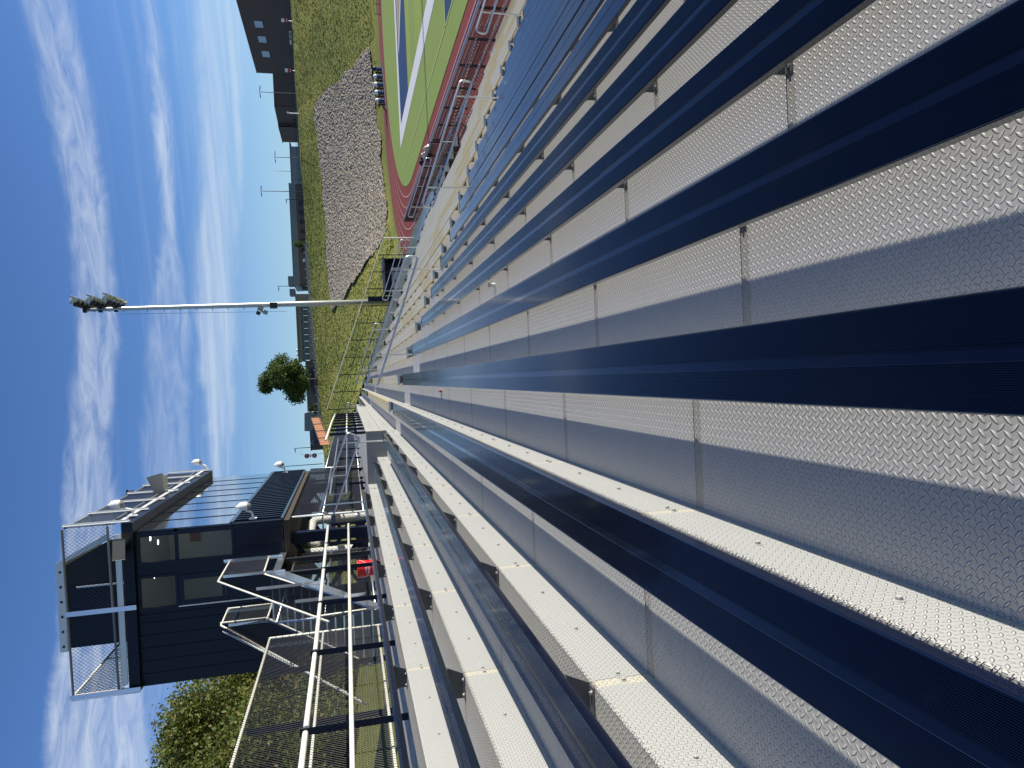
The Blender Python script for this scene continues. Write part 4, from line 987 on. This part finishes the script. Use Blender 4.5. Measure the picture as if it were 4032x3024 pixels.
# blocking sled
PADW = simple('sled_pad_vinyl', (.05, .10, .22), .35, 0, .1)
sl = thing('blocking_sled', 'five blue upright pads on a black blocking sled on the track', 'blocking sled', (43.8, 105.8, ZT))
for k in range(5):
    x = 46.8 - 1.5 * k; y = 107.3 - .8 * k
    b = mb(PADW); b.lathe([(0, .05), (.26, .06), (.30, .3), (.28, .9), (.33, 1.2), (.26, 1.45), (.12, 1.55), (0, 1.57)], Matrix.Translation((x, y, ZT)) @ Matrix.Rotation(R(6), 4, 'X'), 12); pd = b.build('pad', None, sl, smooth=True)
    b = mb(WHITE if k else NAVY); b.lathe([(.335, 1.12), (.34, 1.2), (.27, 1.46), (.13, 1.57), (0, 1.59)], Matrix.Translation((x, y, ZT)) @ Matrix.Rotation(R(6), 4, 'X'), 12); b.build('pad_top', None, pd, smooth=True)
    b = mb(BLACK); b.box((x - 1.0, y + .1, ZT + .03), (x - .35, y + .9, ZT + .16)); b.box((x - .55, y - .1, ZT + .1), (x - .4, y + .3, ZT + 1.15)); b.tube([(x, y + .2, ZT + .9), (x - .9, y + .8, ZT + .2)], .09, 6); b.box((x - .95, y, ZT + .9), (x - .35, y + .2, ZT + 1.1)); b.build('frame', None, sl)
b = mb(BLACK); b.tube([(48, 107.4, ZT + .12), (38.9, 102.6, ZT + .12)], .12, 6); b.build('base_rail', None, sl)

# ------------------------------------------------------------------ floodlight mast
fm = thing('floodlight_mast', 'very tall galvanised floodlight mast beyond the far end of the stand', 'floodlight mast', (7.2, 66, -6.5))
POLEM = simple('mast_steel', (.50, .50, .47), .42, .55, .08, 3)
b = mb(POLEM); b.tube([(7.30, 66, -7.5), (7.26, 66, 4), (7.12, 66, 19), (7.08, 66, 21.3)], .29, 18, True, .13); b.build('pole', None, fm, smooth=True)
b = mb(BLACK)
for k in range(9): b.tube([(7.05, 65.85, 6 + k * 1.3), (6.8, 65.8, 6 + k * 1.3)], .02, 4)
b.tube([(6.6, 65.9, 5.0), (6.66, 65.9, 19)], .012, 4); b.build('climbing_peg', None, fm)
for i, z in enumerate((18.9, 20.1, 21.3)):
    b = mb(BLACK); b.box((7.15, 63.6, z - .06), (7.40, 68.4, z + .06)); b.box((6.85, 65.85, z - .13), (7.3, 66.15, z + .13)); b.build('crossarm', None, fm)
    for k in range(5):
        y = 63.9 + k * 1.05; p = Vector((7.85 - .12 * i + .05 * (k % 2), y, z + .12)); T = Matrix.Translation(p) @ Matrix.Rotation(R(118), 4, 'Y') @ Matrix.Rotation(R((k - 2) * 9), 4, 'X')
        b = mb(LAMPG); b.lathe([(0, -.34), (.15, -.31), (.24, -.18), (.33, .05), (.36, .16), (.37, .26)], T, 14); fl = b.build('floodlight', None, fm, smooth=True)
        b = mb(LENS); b.lathe([(.0, .1), (.36, .12), (.41, .2)], T, 14); b.build('reflector', None, fl, smooth=True)
        b = mb(BLACK); b.tube([p + Vector((-.2, 0, -.1)), (7.3, y, z)], .05, 5); b.box((7.35, y - .12, z - .3), (7.6, y + .12, z - .08)); b.build('mount', None, fl)
for (x, z, s) in ((6.9, 7.15, .26), (6.5, 7.35, .2), (6.55, 6.75, .22)):
    b = mb(BEIGE if s > .21 else DARKMETAL); b.box((x - s, 65.4, z - s * .8), (x + s * .6, 65.7, z + s * .8), Matrix.Translation((x, 0, z)) @ Matrix.Rotation(R(25), 4, 'Y') @ Matrix.Translation((-x, 0, -z))); b.build('spotlight', None, fm)
b = mb(DARKMETAL); b.tube([(7.1, 65.6, 7.3), (6.4, 65.6, 6.9)], .06, 6); b.box((6.85, 65.3, 5.75), (7.35, 65.75, 6.35)); b.build('control_box', None, fm)
b = mb(NAVY); b.box((7.38, 65.5, -5.2), (7.75, 65.9, -2.2)); b.build('cabinet', None, fm)

m2 = thing('floodlight_mast', 'far side floodlight mast throwing a thin shadow across the turf', 'floodlight mast', (98, 57.6, ZT))
b = mb(POLEM); b.tube([(98, 57.6, ZT), (98, 57.6, 20)], .36, 14, True, .18); b.build('pole', None, m2, smooth=True)
for z in (18, 19.2, 20): b = mb(BLACK); b.box((97.8, 55.2, z - .06), (98, 60, z + .06)); b.build('crossarm', None, m2)
# shelter beyond the stand
sh = thing('team_shelter', 'navy shelter with pale panel bearing a round letter, beyond the stand', 'shelter', (11, 75, -7))
b = mb(NAVY); b.box((9.2, 75, -4.32), (12.9, 77, -4.2)); b.box((9.2, 76.9, -7), (12.9, 77, -4.3)); b.box((12.8, 75.2, -7), (12.9, 77, -4.3)); b.build('shell', None, sh)
b = mb(GREYP); b.box((9.2, 74.94, -4.40), (13.0, 74.99, -4.18)); b.build('fascia', None, sh)
b = mb(CAPM); b.box((9.4, 75.0, -6.9), (11.9, 75.05, -5.1)); pn = b.build('panel', None, sh)
b = mb(NAVY); T = Matrix.Translation((10.75, 74.99, -5.9)) @ Matrix.Rotation(R(90), 4, 'X'); pts = [T @ Vector((.55 * math.cos(a), .55 * math.sin(a), 0)) for a in [R(40 + 14 * k) for k in range(21)]]; b.tube(pts, .06, 5); b.build('emblem', None, pn)

# ------------------------------------------------------------------ trees
def tree(name, label, base, h, r, nl, leaf, seed, lobes=None, trunk=.18, ls=.16, crown0=.3, grp=None, lmat=None):
    rr = random.Random(seed); x, y, z = base
    t = thing(name, label, 'tree', base, grp)
    b = mb(BARK); b.tube([(x, y, z - .3), (x + .1, y, z + h * .35), (x - .05, y + .1, z + h * .75)], trunk, 8, True, trunk * .3)
    L_ = lobes or 14; cen = []
    for i in range(L_):
        a = rr.uniform(0, 6.28); hh = rr.uniform(crown0, .96); k = math.sin(math.pi * min(1, (hh - crown0 + .12) / (1.1 - crown0))) ** .6; d = r * k * rr.uniform(.35, .85)
        c = Vector((x + math.cos(a) * d, y + math.sin(a) * d, z + h * hh)); cen.append((c, r * rr.uniform(.22, .42)))
        b.tube([(x, y, z + h * hh * .55), ((x + c.x) / 2, (y + c.y) / 2, z + h * hh * .8), c], trunk * .35, 5, True, .01)
    b.build('trunk', None, t)
    b = mb(leaf); 
    if lmat: b.use(lmat)
    for i in range(nl):
        c, cr = cen[rr.randrange(L_)]
        v = Vector((rr.gauss(0, 1), rr.gauss(0, 1), rr.gauss(0, .8))); v = v.normalized() * cr * (rr.random() ** .33) * rr.uniform(.8, 1.25)
        p = c + v; s = ls * rr.uniform(.6, 1.3); d1 = Vector((rr.gauss(0, 1), rr.gauss(0, 1), rr.gauss(0, 1))).normalized(); d2 = d1.cross(Vector((rr.gauss(0, 1), rr.gauss(0, 1), rr.gauss(0, 1)))).normalized()
        b.k = 1 if lmat and rr.random() < .25 else 0
        b.face([p - d1 * s, p + d2 * s * .6, p + d1 * s, p - d2 * s * .6])
    b.build('crown', None, t); return t
lt = [(-21, 20, 10.8, 4.6, 1), (-23, 27, 11.5, 5.0, 2), (-22, 33, 12, 5.2, 3), (-24, 40, 13.6, 5.5, 4), (-21, 46, 12.6, 5.0, 5), (-25, 52, 15, 5.6, 6), (-19, 37, 8.5, 4.0, 7), (-18.5, 27, 7.5, 3.6, 8), (-18, 44, 8, 3.8, 9), (-23, 14, 11, 5, 10), (-19, 20, 7, 3.6, 12), (-20, 56, 11, 4.6, 13), (-23, 62, 13, 5, 14)]
for i, (x, y, h, r, sd_) in enumerate(lt):
    tree('leafy_tree', 'leafy green tree behind the left fence, %s from the camera' % (ORD[i] if i else 'nearest'), (x, y, ter(x, y)), h * .84, r, 26000, LEAF, sd_, 34, .2, .11, .05, 'trees behind the stand', LEAF3)
tree('round_tree', 'lone round dark green tree on top of the hill', (.9, 149, ter(.9, 149) - .1), 11.2, 4.6, 26000, LEAF2, 42, 34, .2, .22, .28)
tree('conifer_tree', 'dark conifer beyond the press box on the skyline', (-17.2, 120, 4.0), 5.2, 1.8, 6000, LEAF2, 43, 14, .12, .16, .1)
tree('small_tree', 'small tree growing beside the orange brown fence', (-5.2, 152, 5.3), 2.6, 1.3, 2500, LEAF2, 44, 10, .07, .13, .1)
tree('yard_shrub', 'bushy green shrub in front of the grey green building', (30.2, 158, 7.0), 2.6, 1.4, 2500, LEAF, 45, 10, .06, .13, .1)

# ------------------------------------------------------------------ buildings beyond the hill
def slab(b, pts, z0, z1): b.prism(pts, 2, z0, z1)
KB = 1.42
def K(P): return [(x * KB, y * KB) for x, y in P]
bd = thing('brick_hall', 'tall dark brick hall with three pale square windows', 'building', (112, 225, 10))
b = mb(BRICKD); slab(b, K([(75.2, 135), (110, 135), (110, 176), (74.3, 176)]), 6.5, 17.4 * KB); slab(b, K([(74.5, 176.02), (110, 176.02), (110, 184), (69.8, 184)]), 6.5, 13.9 * KB); b.build('wall', None, bd)
b = mb(GREYROOF); slab(b, K([(75.1, 134.9), (110.1, 134.9), (110.1, 176.1), (74.2, 176.1)]), 17.42 * KB, 17.55 * KB); b.build('roof', None, bd)
for y0_, y1_ in ((152.0, 154.6), (158.2, 160.9), (164.8, 167.6)):
    b = mb(CAPM); xx = lambda y: 75.2 - .9 * (y - 135) / 41; b.prism(K([(xx(y0_) - .06, y0_), (xx(y0_), y0_), (xx(y1_), y1_), (xx(y1_) - .06, y1_)]), 2, 13.6 * KB, 15.2 * KB); w_ = b.build('window', None, bd)
    b = mb(BRICKD); b.prism(K([(xx(y0_) - .12, y0_ - .1), (xx(y0_), y0_ - .1), (xx(y1_), y1_ + .1), (xx(y1_) - .12, y1_ + .1)]), 2, 13.42 * KB, 13.58 * KB); b.build('sill', None, w_)
bd = thing('brick_wing', 'lower dark brick wing stepping away from the tall hall', 'building', (97, 277, 11))
b = mb(BRICKD); slab(b, K([(69.6, 184.1), (80, 184.1), (80, 193), (68.6, 193)]), 7.5, 14.4 * KB); slab(b, K([(67.8, 193.2), (80, 193.2), (80, 206), (68.0, 206)]), 7.5, 14.4 * KB); b.build('wall', None, bd)
b = mb(BLACK); b.prism(K([(67.6, 193.0), (67.9, 193.0), (67.9, 193.4), (67.6, 193.4)]), 2, 12, 14 * KB); b.prism(K([(68.6, 190.5), (68.9, 190.5), (68.75, 192.6), (68.45, 192.6)]), 2, 11.5, 15); b.build('door', None, bd)
b = mb(GREYROOF); b.prism(K([(69.5, 184), (80, 184), (80, 206.1), (67.7, 206.1), (67.7, 193.1), (68.5, 193.1)]), 2, 14.41 * KB, 14.55 * KB); b.build('roof', None, bd)
bd = thing('beige_warehouse', 'low beige metal building behind the light poles', 'building', (64, 215, 8)); b = mb(METALB); b.box((59.2, 215, 8), (69.8, 225, 12.9)); b.build('wall', None, bd); b = mb(GREYROOF); b.box((59.1, 214.9, 12.9), (70.9, 225, 13.3)); b.build('roof', None, bd)
b = mb(METALB)
for k in range(5): b.box((60.5 + 2 * k, 214.9, 8.6), (61.6 + 2 * k, 214.98, 11.2))
b.build('loading_door', None, bd)
bd = thing('gymnasium', 'long building with grey green metal upper wall over brown brick', 'building', (41, 200, 8))
b = mb(BRICKR); b.box((27.4, 200, 7), (54.8, 215, 11.3)); b.build('lower_wall', None, bd); b = mb(METALG); b.box((27.3, 199.9, 11.3), (54.9, 215, 12.9))
for k in range(28): b.box((27.4 + k, 199.86, 11.32), (27.45 + k, 199.9, 12.86))
b.build('upper_wall', None, bd); b = mb(GREYROOF); b.box((27.2, 199.8, 12.9), (55, 215, 13.05)); b.box((27.0, 200, 13.05), (29.6, 203, 14.4)); b.build('roof', None, bd)
b = mb(ALUMW); b.box((33.4, 199.92, 9.6), (34.3, 199.97, 10.3)); b.build('wall_lamp', None, bd)
b = mb(BLACK); 
for k in range(6): b.box((36 + 2.6 * k, 199.93, 8.2), (37.2 + 2.6 * k, 199.98, 10.6))
b.build('doorway', None, bd)
bd = thing('school_building', 'long tan school building with a ribbon of blue windows', 'building', (16, 200, 8))
b = mb(BRICKT); b.box((22.4, 200, 7), (24.7, 212, 12.5)); b.box((6.5, 200.6, 7), (22.4, 212, 9.8)); b.box((6.5, 200.6, 11.5), (22.4, 212, 12.5)); b.build('wall', None, bd)
for k in range(9):
    x = 6.6 + 1.75 * k; b = mb(SCREEN); b.box((x, 200.5, 9.8), (x + 1.65, 200.7, 11.5)); w_ = b.build('window', None, bd); b = mb(METALB); b.box((x + .8, 200.45, 9.8), (x + .88, 200.49, 11.5)); b.box((x, 200.45, 10.9), (x + 1.65, 200.49, 10.96)); b.build('glazing_bar', None, w_)
b = mb(GREYROOF); b.box((6.3, 199.9, 12.5), (24.8, 212, 12.75)); b.box((24.4, 200.5, 12.8), (26.2, 204, 14.2)); b.build('roof', None, bd)
b = mb(WHITE)
for x in (8.1, 9.3): b.lathe([(0, 0), (.34, .1), (.34, .4), (0, .6)], Matrix.Translation((x, 200, 12.7)), 10)
b.build('roof_vent', None, bd)
bd = thing('brick_row', 'low brown brick building behind the round tree', 'building', (-3, 200, 8)); b = mb(BRICKD); b.box((-9, 201, 7), (6.4, 210, 10.7)); b.build('wall', None, bd); b = mb(GREYROOF); b.box((-9.1, 200.9, 10.7), (6.5, 210, 11)); b.build('roof', None, bd); b = mb(SCREEN); b.box((-6, 200.94, 8.9), (4.5, 200.99, 10.0)); b.build('window', None, bd)
bd = thing('grey_house', 'grey gabled house on the skyline left of the round tree', 'building', (-9.8, 190, 7)); b = mb(METALG); b.box((-12.2, 190, 6), (-7.4, 196, 9.6)); b.build('wall', None, bd); b = mb(GREYROOF); b.prism([(-12.4, 9.6), (-7.2, 9.6), (-7.6, 11.2), (-12.2, 11.4)], 1, 189.9, 196); b.build('roof', None, bd); b = mb(SCREEN); b.box((-8.9, 189.94, 8.4), (-8.2, 189.99, 9.3)); b.build('window', None, bd)
bd = thing('dark_outbuilding', 'small dark outbuilding behind the blue pickup', 'building', (-14, 160, 6)); b = mb(BRICKD); b.box((-14.6, 160, 5), (-10.6, 164, 8.3)); b.build('wall', None, bd); b = mb(BLACK); b.box((-14.7, 159.9, 8.3), (-10.5, 164, 8.5)); b.build('roof', None, bd)
# orange brown board fence
of = thing('board_fence', 'orange brown board fence sloping behind the stand', 'fence', (-6, 100, 3))
b = mb(WOOD)
for k in range(12):
    a0, a1 = k / 12, (k + .9) / 12; P = lambda a, top: (-4.6 - 3.4 * a, 100 - 6 * a, (5.05 - 1.35 * a) if top else (3.9 - 1.5 * a))
    b.face([P(a0, 0), P(a1, 0), P(a1, 1), P(a0, 1)]); b.face([(P(a0, 0)[0], P(a0, 0)[1] + .04, P(a0, 0)[2]), (P(a1, 0)[0], P(a1, 0)[1] + .04, P(a1, 0)[2]), (P(a1, 1)[0], P(a1, 1)[1] + .04, P(a1, 1)[2]), (P(a0, 1)[0], P(a0, 1)[1] + .04, P(a0, 1)[2])])
b.build('board', None, of)
b = mb(BOARD); b.tube([(-4.6, 99.95, 5.1), (-8.0, 93.95, 3.75)], .05, 4); b.tube([(-4.6, 99.95, 4.0), (-8.0, 93.95, 2.5)], .05, 4)
for k in range(5): a = k / 4; b.tube([(-4.6 - 3.4 * a, 99.9 - 6 * a, 3.0 - 1.5 * a), (-4.6 - 3.4 * a, 99.9 - 6 * a, 5.1 - 1.35 * a)], .05, 4)
b.build('frame', None, of)
# pickup
pk = thing('pickup_truck', 'dark blue pickup parked above the orange brown fence', 'pickup', (-10.2, 150, 6.0))
b = mb(CAB); b.prism([(-12.6, 6.5), (-8.2, 6.5), (-8.2, 7.2), (-9.2, 7.3), (-9.7, 7.95), (-11.0, 7.95), (-11.3, 7.25), (-12.6, 7.2)], 1, 149.2, 151.0); b.build('body', None, pk)
b = mb(SCREEN); b.prism([(-9.35, 7.3), (-9.8, 7.85), (-10.9, 7.85), (-11.15, 7.3)], 1, 149.15, 149.19); b.build('side_glass', None, pk)
for x in (-9.1, -11.8): b = mb(BLACK); b.lathe([(0, -.1), (.36, -.1), (.38, 0), (.36, .1), (0, .1)], Matrix.Translation((x, 149.15, 6.4)) @ Matrix.Rotation(R(90), 4, 'X'), 14); b.build('wheel', None, pk)
b = mb(ALUMW); b.tube([(-11.5, 149.2, 7.3), (-12.3, 149.2, 7.8), (-12.4, 149.2, 7.2)], .04, 5); b.build('rack', None, pk)

# road on the crest, barriers, guard fence, lamps, signs
b = mb(ASPH); b.box((-40, 152.6, 4.9), (62, 158, 5.0)); 
V = [(x, y, zcr(x) * y / 150 + .03) for x in range(-16, 66, 2) for y in (152.5, 158.5)]; b = mb(ASPH); b.mesh(V, [(2 * i, 2 * i + 2, 2 * i + 3, 2 * i + 1) for i in range(len(V) // 2 - 1)]); struct(b.build('road', None, None))
proto = None
for k in range(22):
    x = -8.5 + 1.75 * k
    if abs(x - .9) < .9: continue
    z = zcr(x)
    if proto is None:
        t = thing('concrete_barrier', '', 'barrier', (x, 151.6, z)); b = mb(CONC); b.box((x - .62, 151.4, z - .1), (x + .62, 151.7, z + .5), None); b.box((x - .66, 151.36, z + .50), (x + .66, 151.74, z + .58)); p1 = b.build('rail_block', None, t, loc=(x, 151.6, z))
        b = mb(CONC); b.box((x + .7, 151.35, z - .1), (x + .95, 151.75, z + .95)); p2 = b.build('pier', None, t, loc=(x, 151.6, z)); proto = t
    else:
        t = proto.copy(); COL.objects.link(t); t.location = (x, 151.6, z)
        for ch in (p1, p2): c = ch.copy(); COL.objects.link(c); c.parent = t
    t['label'] = 'pale concrete barrier with pier on the crest, one of an even row'; t['group'] = 'concrete barriers along the crest road'
cf = thing('crest_fence', 'dark low chain link fence along the crest on the right', 'fence', (55, 150.6, 7))
b = mb(BLACK)
for k in range(28):
    x = 29 + 2.2 * k; z = zcr(x); b.tube([(x, 150.8, z - .1), (x, 150.8, z + .95)], .04, 5)
b.build('post', None, cf)
b = mb(BLACK); b.tube([(x, 150.8, zcr(x) + .93) for x in range(29, 90, 4)], .03, 5); b.tube([(x, 150.8, zcr(x) + .08) for x in range(29, 90, 4)], .02, 5); b.build('rail', None, cf)
b = mb(GREYW); b.link(.8, 0, (29, 150.8, zcr(29) + .05), (60, 0, .72), (0, 0, 1), 60, .85, .22, .012); b.build('mesh_fabric', None, cf)
def lamp(x, y, z0, z1, label, double=False, arm=1.1):
    t = thing('street_lamp', label, 'street lamp', (x, y, z0), 'lamp posts on the crest'); b = mb(DARKMETAL); b.tube([(x, y, z0), (x, y, z1)], .085, 8, True, .06); b.build('pole', None, t)
    for s in ((-1, 1) if double else (-1,)):
        b = mb(DARKMETAL); b.tube([(x, y, z1 - .05), (x + s * arm, y, z1 - .12)], .05, 6); b.box((x + s * arm - .35, y - .15, z1 - .22), (x + s * arm + .35, y + .15, z1 - .10)); b.build('lamp_head', None, t)
lamp(60.3, 152, 7.3, 14.8, 'double armed lamp post in front of the brick wing', True, .9)
lamp(49.5, 160, 7.2, 13.1, 'double armed lamp post right of the beige building', True, .9)
lamp(42.1, 160, 7.1, 16.3, 'tall double armed lamp post beside the grey green building', True, .8)
lamp(40.4, 160, 7.1, 11.2, 'short lamp post in front of the grey green building', False, .5)
lamp(21.5, 160, 6.9, 13.7, 'single armed lamp post right of the floodlight mast', False, .7)
lamp(3.9, 160, 6.4, 16.8, 'single armed lamp post above the round tree', False, .9)
lamp(-12.9, 148, 5.4, 11.0, 'leaning lamp post above the orange brown fence', False, .5)
lamp(-16.4, 148, 5.6, 13.2, 'lamp post beside the far press box camera', False, .5)
t = thing('flag_pole', 'thin bare white pole between two lamp posts', 'pole', (46.5, 160, 7)); b = mb(METALB); b.tube([(46.5, 160, 7.1), (46.5, 160, 13.5)], .06, 6, True, .03); b.build('pole', None, t); b = mb(WHITE); b.lathe([(0, 0), (.08, .06), (0, .14)], Matrix.Translation((46.5, 160, 13.5)), 8); b.build('finial', None, t)
def sign(x, y, zt, label, txt):
    t = thing('road_sign', label, 'road sign', (x, y, zt - 3), 'red and white signs on the crest'); b = mb(GALV); b.tube([(x, y + .05, zt - 3.4), (x, y + .05, zt)], .04, 6); b.build('post', None, t)
    b = mb(WHITE); b.box((x - .4, y - .02, zt - .55), (x + .4, y, zt)); pl = b.build('plate', None, t)
    b = mb(SIGNRED); T = Matrix.Translation((x, y - .03, zt - 1.05)) @ Matrix.Rotation(R(90), 4, 'X'); b.lathe([(.44, 0), (.44, .02), (0, .021)], T, 16); d_ = b.build('disc', None, t)
    b = mb(WHITE); b.box((x - .3, y - .07, zt - 1.1), (x + .3, y - .055, zt - 1.0)); b.build('bar', None, d_)
sign(75.6 - 1.2, 150.2, 9.7, 'red and white sign at the base of the dark hall on the right', '')
sign(64.6, 151, 9.5, 'red and white sign where the hall steps down', '')
sn = thing('road_sign', 'pair of red stop sign discs on one post beyond the press box', 'road sign', (-14.8, 150, 5), 'red and white signs on the crest')
b = mb(GALV); b.tube([(-14.5, 150, 5), (-14.5, 150, 9.9)], .05, 6); b.tube([(-14.5, 150, 9.9), (-13.9, 150, 9.9)], .04, 5); b.build('post', None, sn)
for z in (8.75, 7.25):
    b = mb(SIGNRED); b.lathe([(.52, 0), (.52, .03), (0, .031)], Matrix.Translation((-14.8, 149.9, z)) @ Matrix.Rotation(R(90), 4, 'X'), 8); d_ = b.build('disc', None, sn)
    if z > 8: text_mesh('STOP', .36, WHITE, Matrix.Translation((-14.8, 149.85, z)) @ Matrix.Rotation(R(90), 4, 'X'), d_)
    else: b = mb(WHITE); b.box((-15.15, 149.84, z - .06), (-14.45, 149.86, z + .06)); b.build('bar', None, d_)
b = mb(WHITE); b.box((-15.1, 149.88, 7.85), (-14.5, 149.92, 8.2)); b.build('plate', None, sn)
pc = thing('utility_cabinet', 'long low white cabinet at the base of the dark hall', 'cabinet', (71.8, 151.8, 7.4))
b = mb(WHITE); b.box((70.6, 151.8, 7.95), (73.1, 152.4, 8.35)); b.build('body', None, pc)
b = mb(GREYP); b.box((71.2, 151.77, 8.0), (71.9, 151.79, 8.3)); b.box((72.1, 151.77, 8.0), (72.8, 151.79, 8.3)); b.build('door', None, pc)
b = mb(DARKMETAL)
for x in (70.8, 72.8): b.box((x, 151.9, 7.2), (x + .12, 152.3, 7.95))
b.build('leg', None, pc)
hy = thing('white_bollard', 'white capped post standing on the hill crest by the fence', 'post', (55.3, 150, 7.2)); b = mb(WHITE); b.tube([(55.3, 149.6, 7.0), (55.3, 149.6, 9.1)], .12, 8); b.build('post', None, hy); b = mb(GREYP); b.lathe([(.28, 0), (.28, .3), (0, .45)], Matrix.Translation((55.3, 149.6, 9.1)), 8); b.build('cap', None, hy)
LX, LY = 1.19, 9.0
# small litter on the treads
lt1 = thing('plastic_clip', 'tiny red and white clip lying against the central navy bench', 'litter', (-.205, 10.9, zf(0)))
b = mb(RED); b.box((-.22, 10.86, zf(0)), (-.19, 10.94, zf(0) + .04)); b.build('red_half', None, lt1); b = mb(WHITE); b.box((-.215, 10.95, zf(0)), (-.19, 11.02, zf(0) + .03)); b.build('white_half', None, lt1)
lt2 = thing('paper_cup', 'small white paper cup lying on a tread among the right hand benches', 'litter', (LX, LY, zf(2)))
b = mb(CLOTH); b.lathe([(0, 0), (.022, 0), (.033, .075), (.031, .075), (.02, .004)], Matrix.Translation((LX, LY, zf(2))), 14); b.build('cup', None, lt2); b = mb(ALUMW); b.lathe([(.033, .072), (.036, .076), (.033, .079)], Matrix.Translation((LX, LY, zf(2))), 14); b.build('rim', None, lt2)
for o in bpy.data.objects:
    if 'wl' in o: del o['wl']
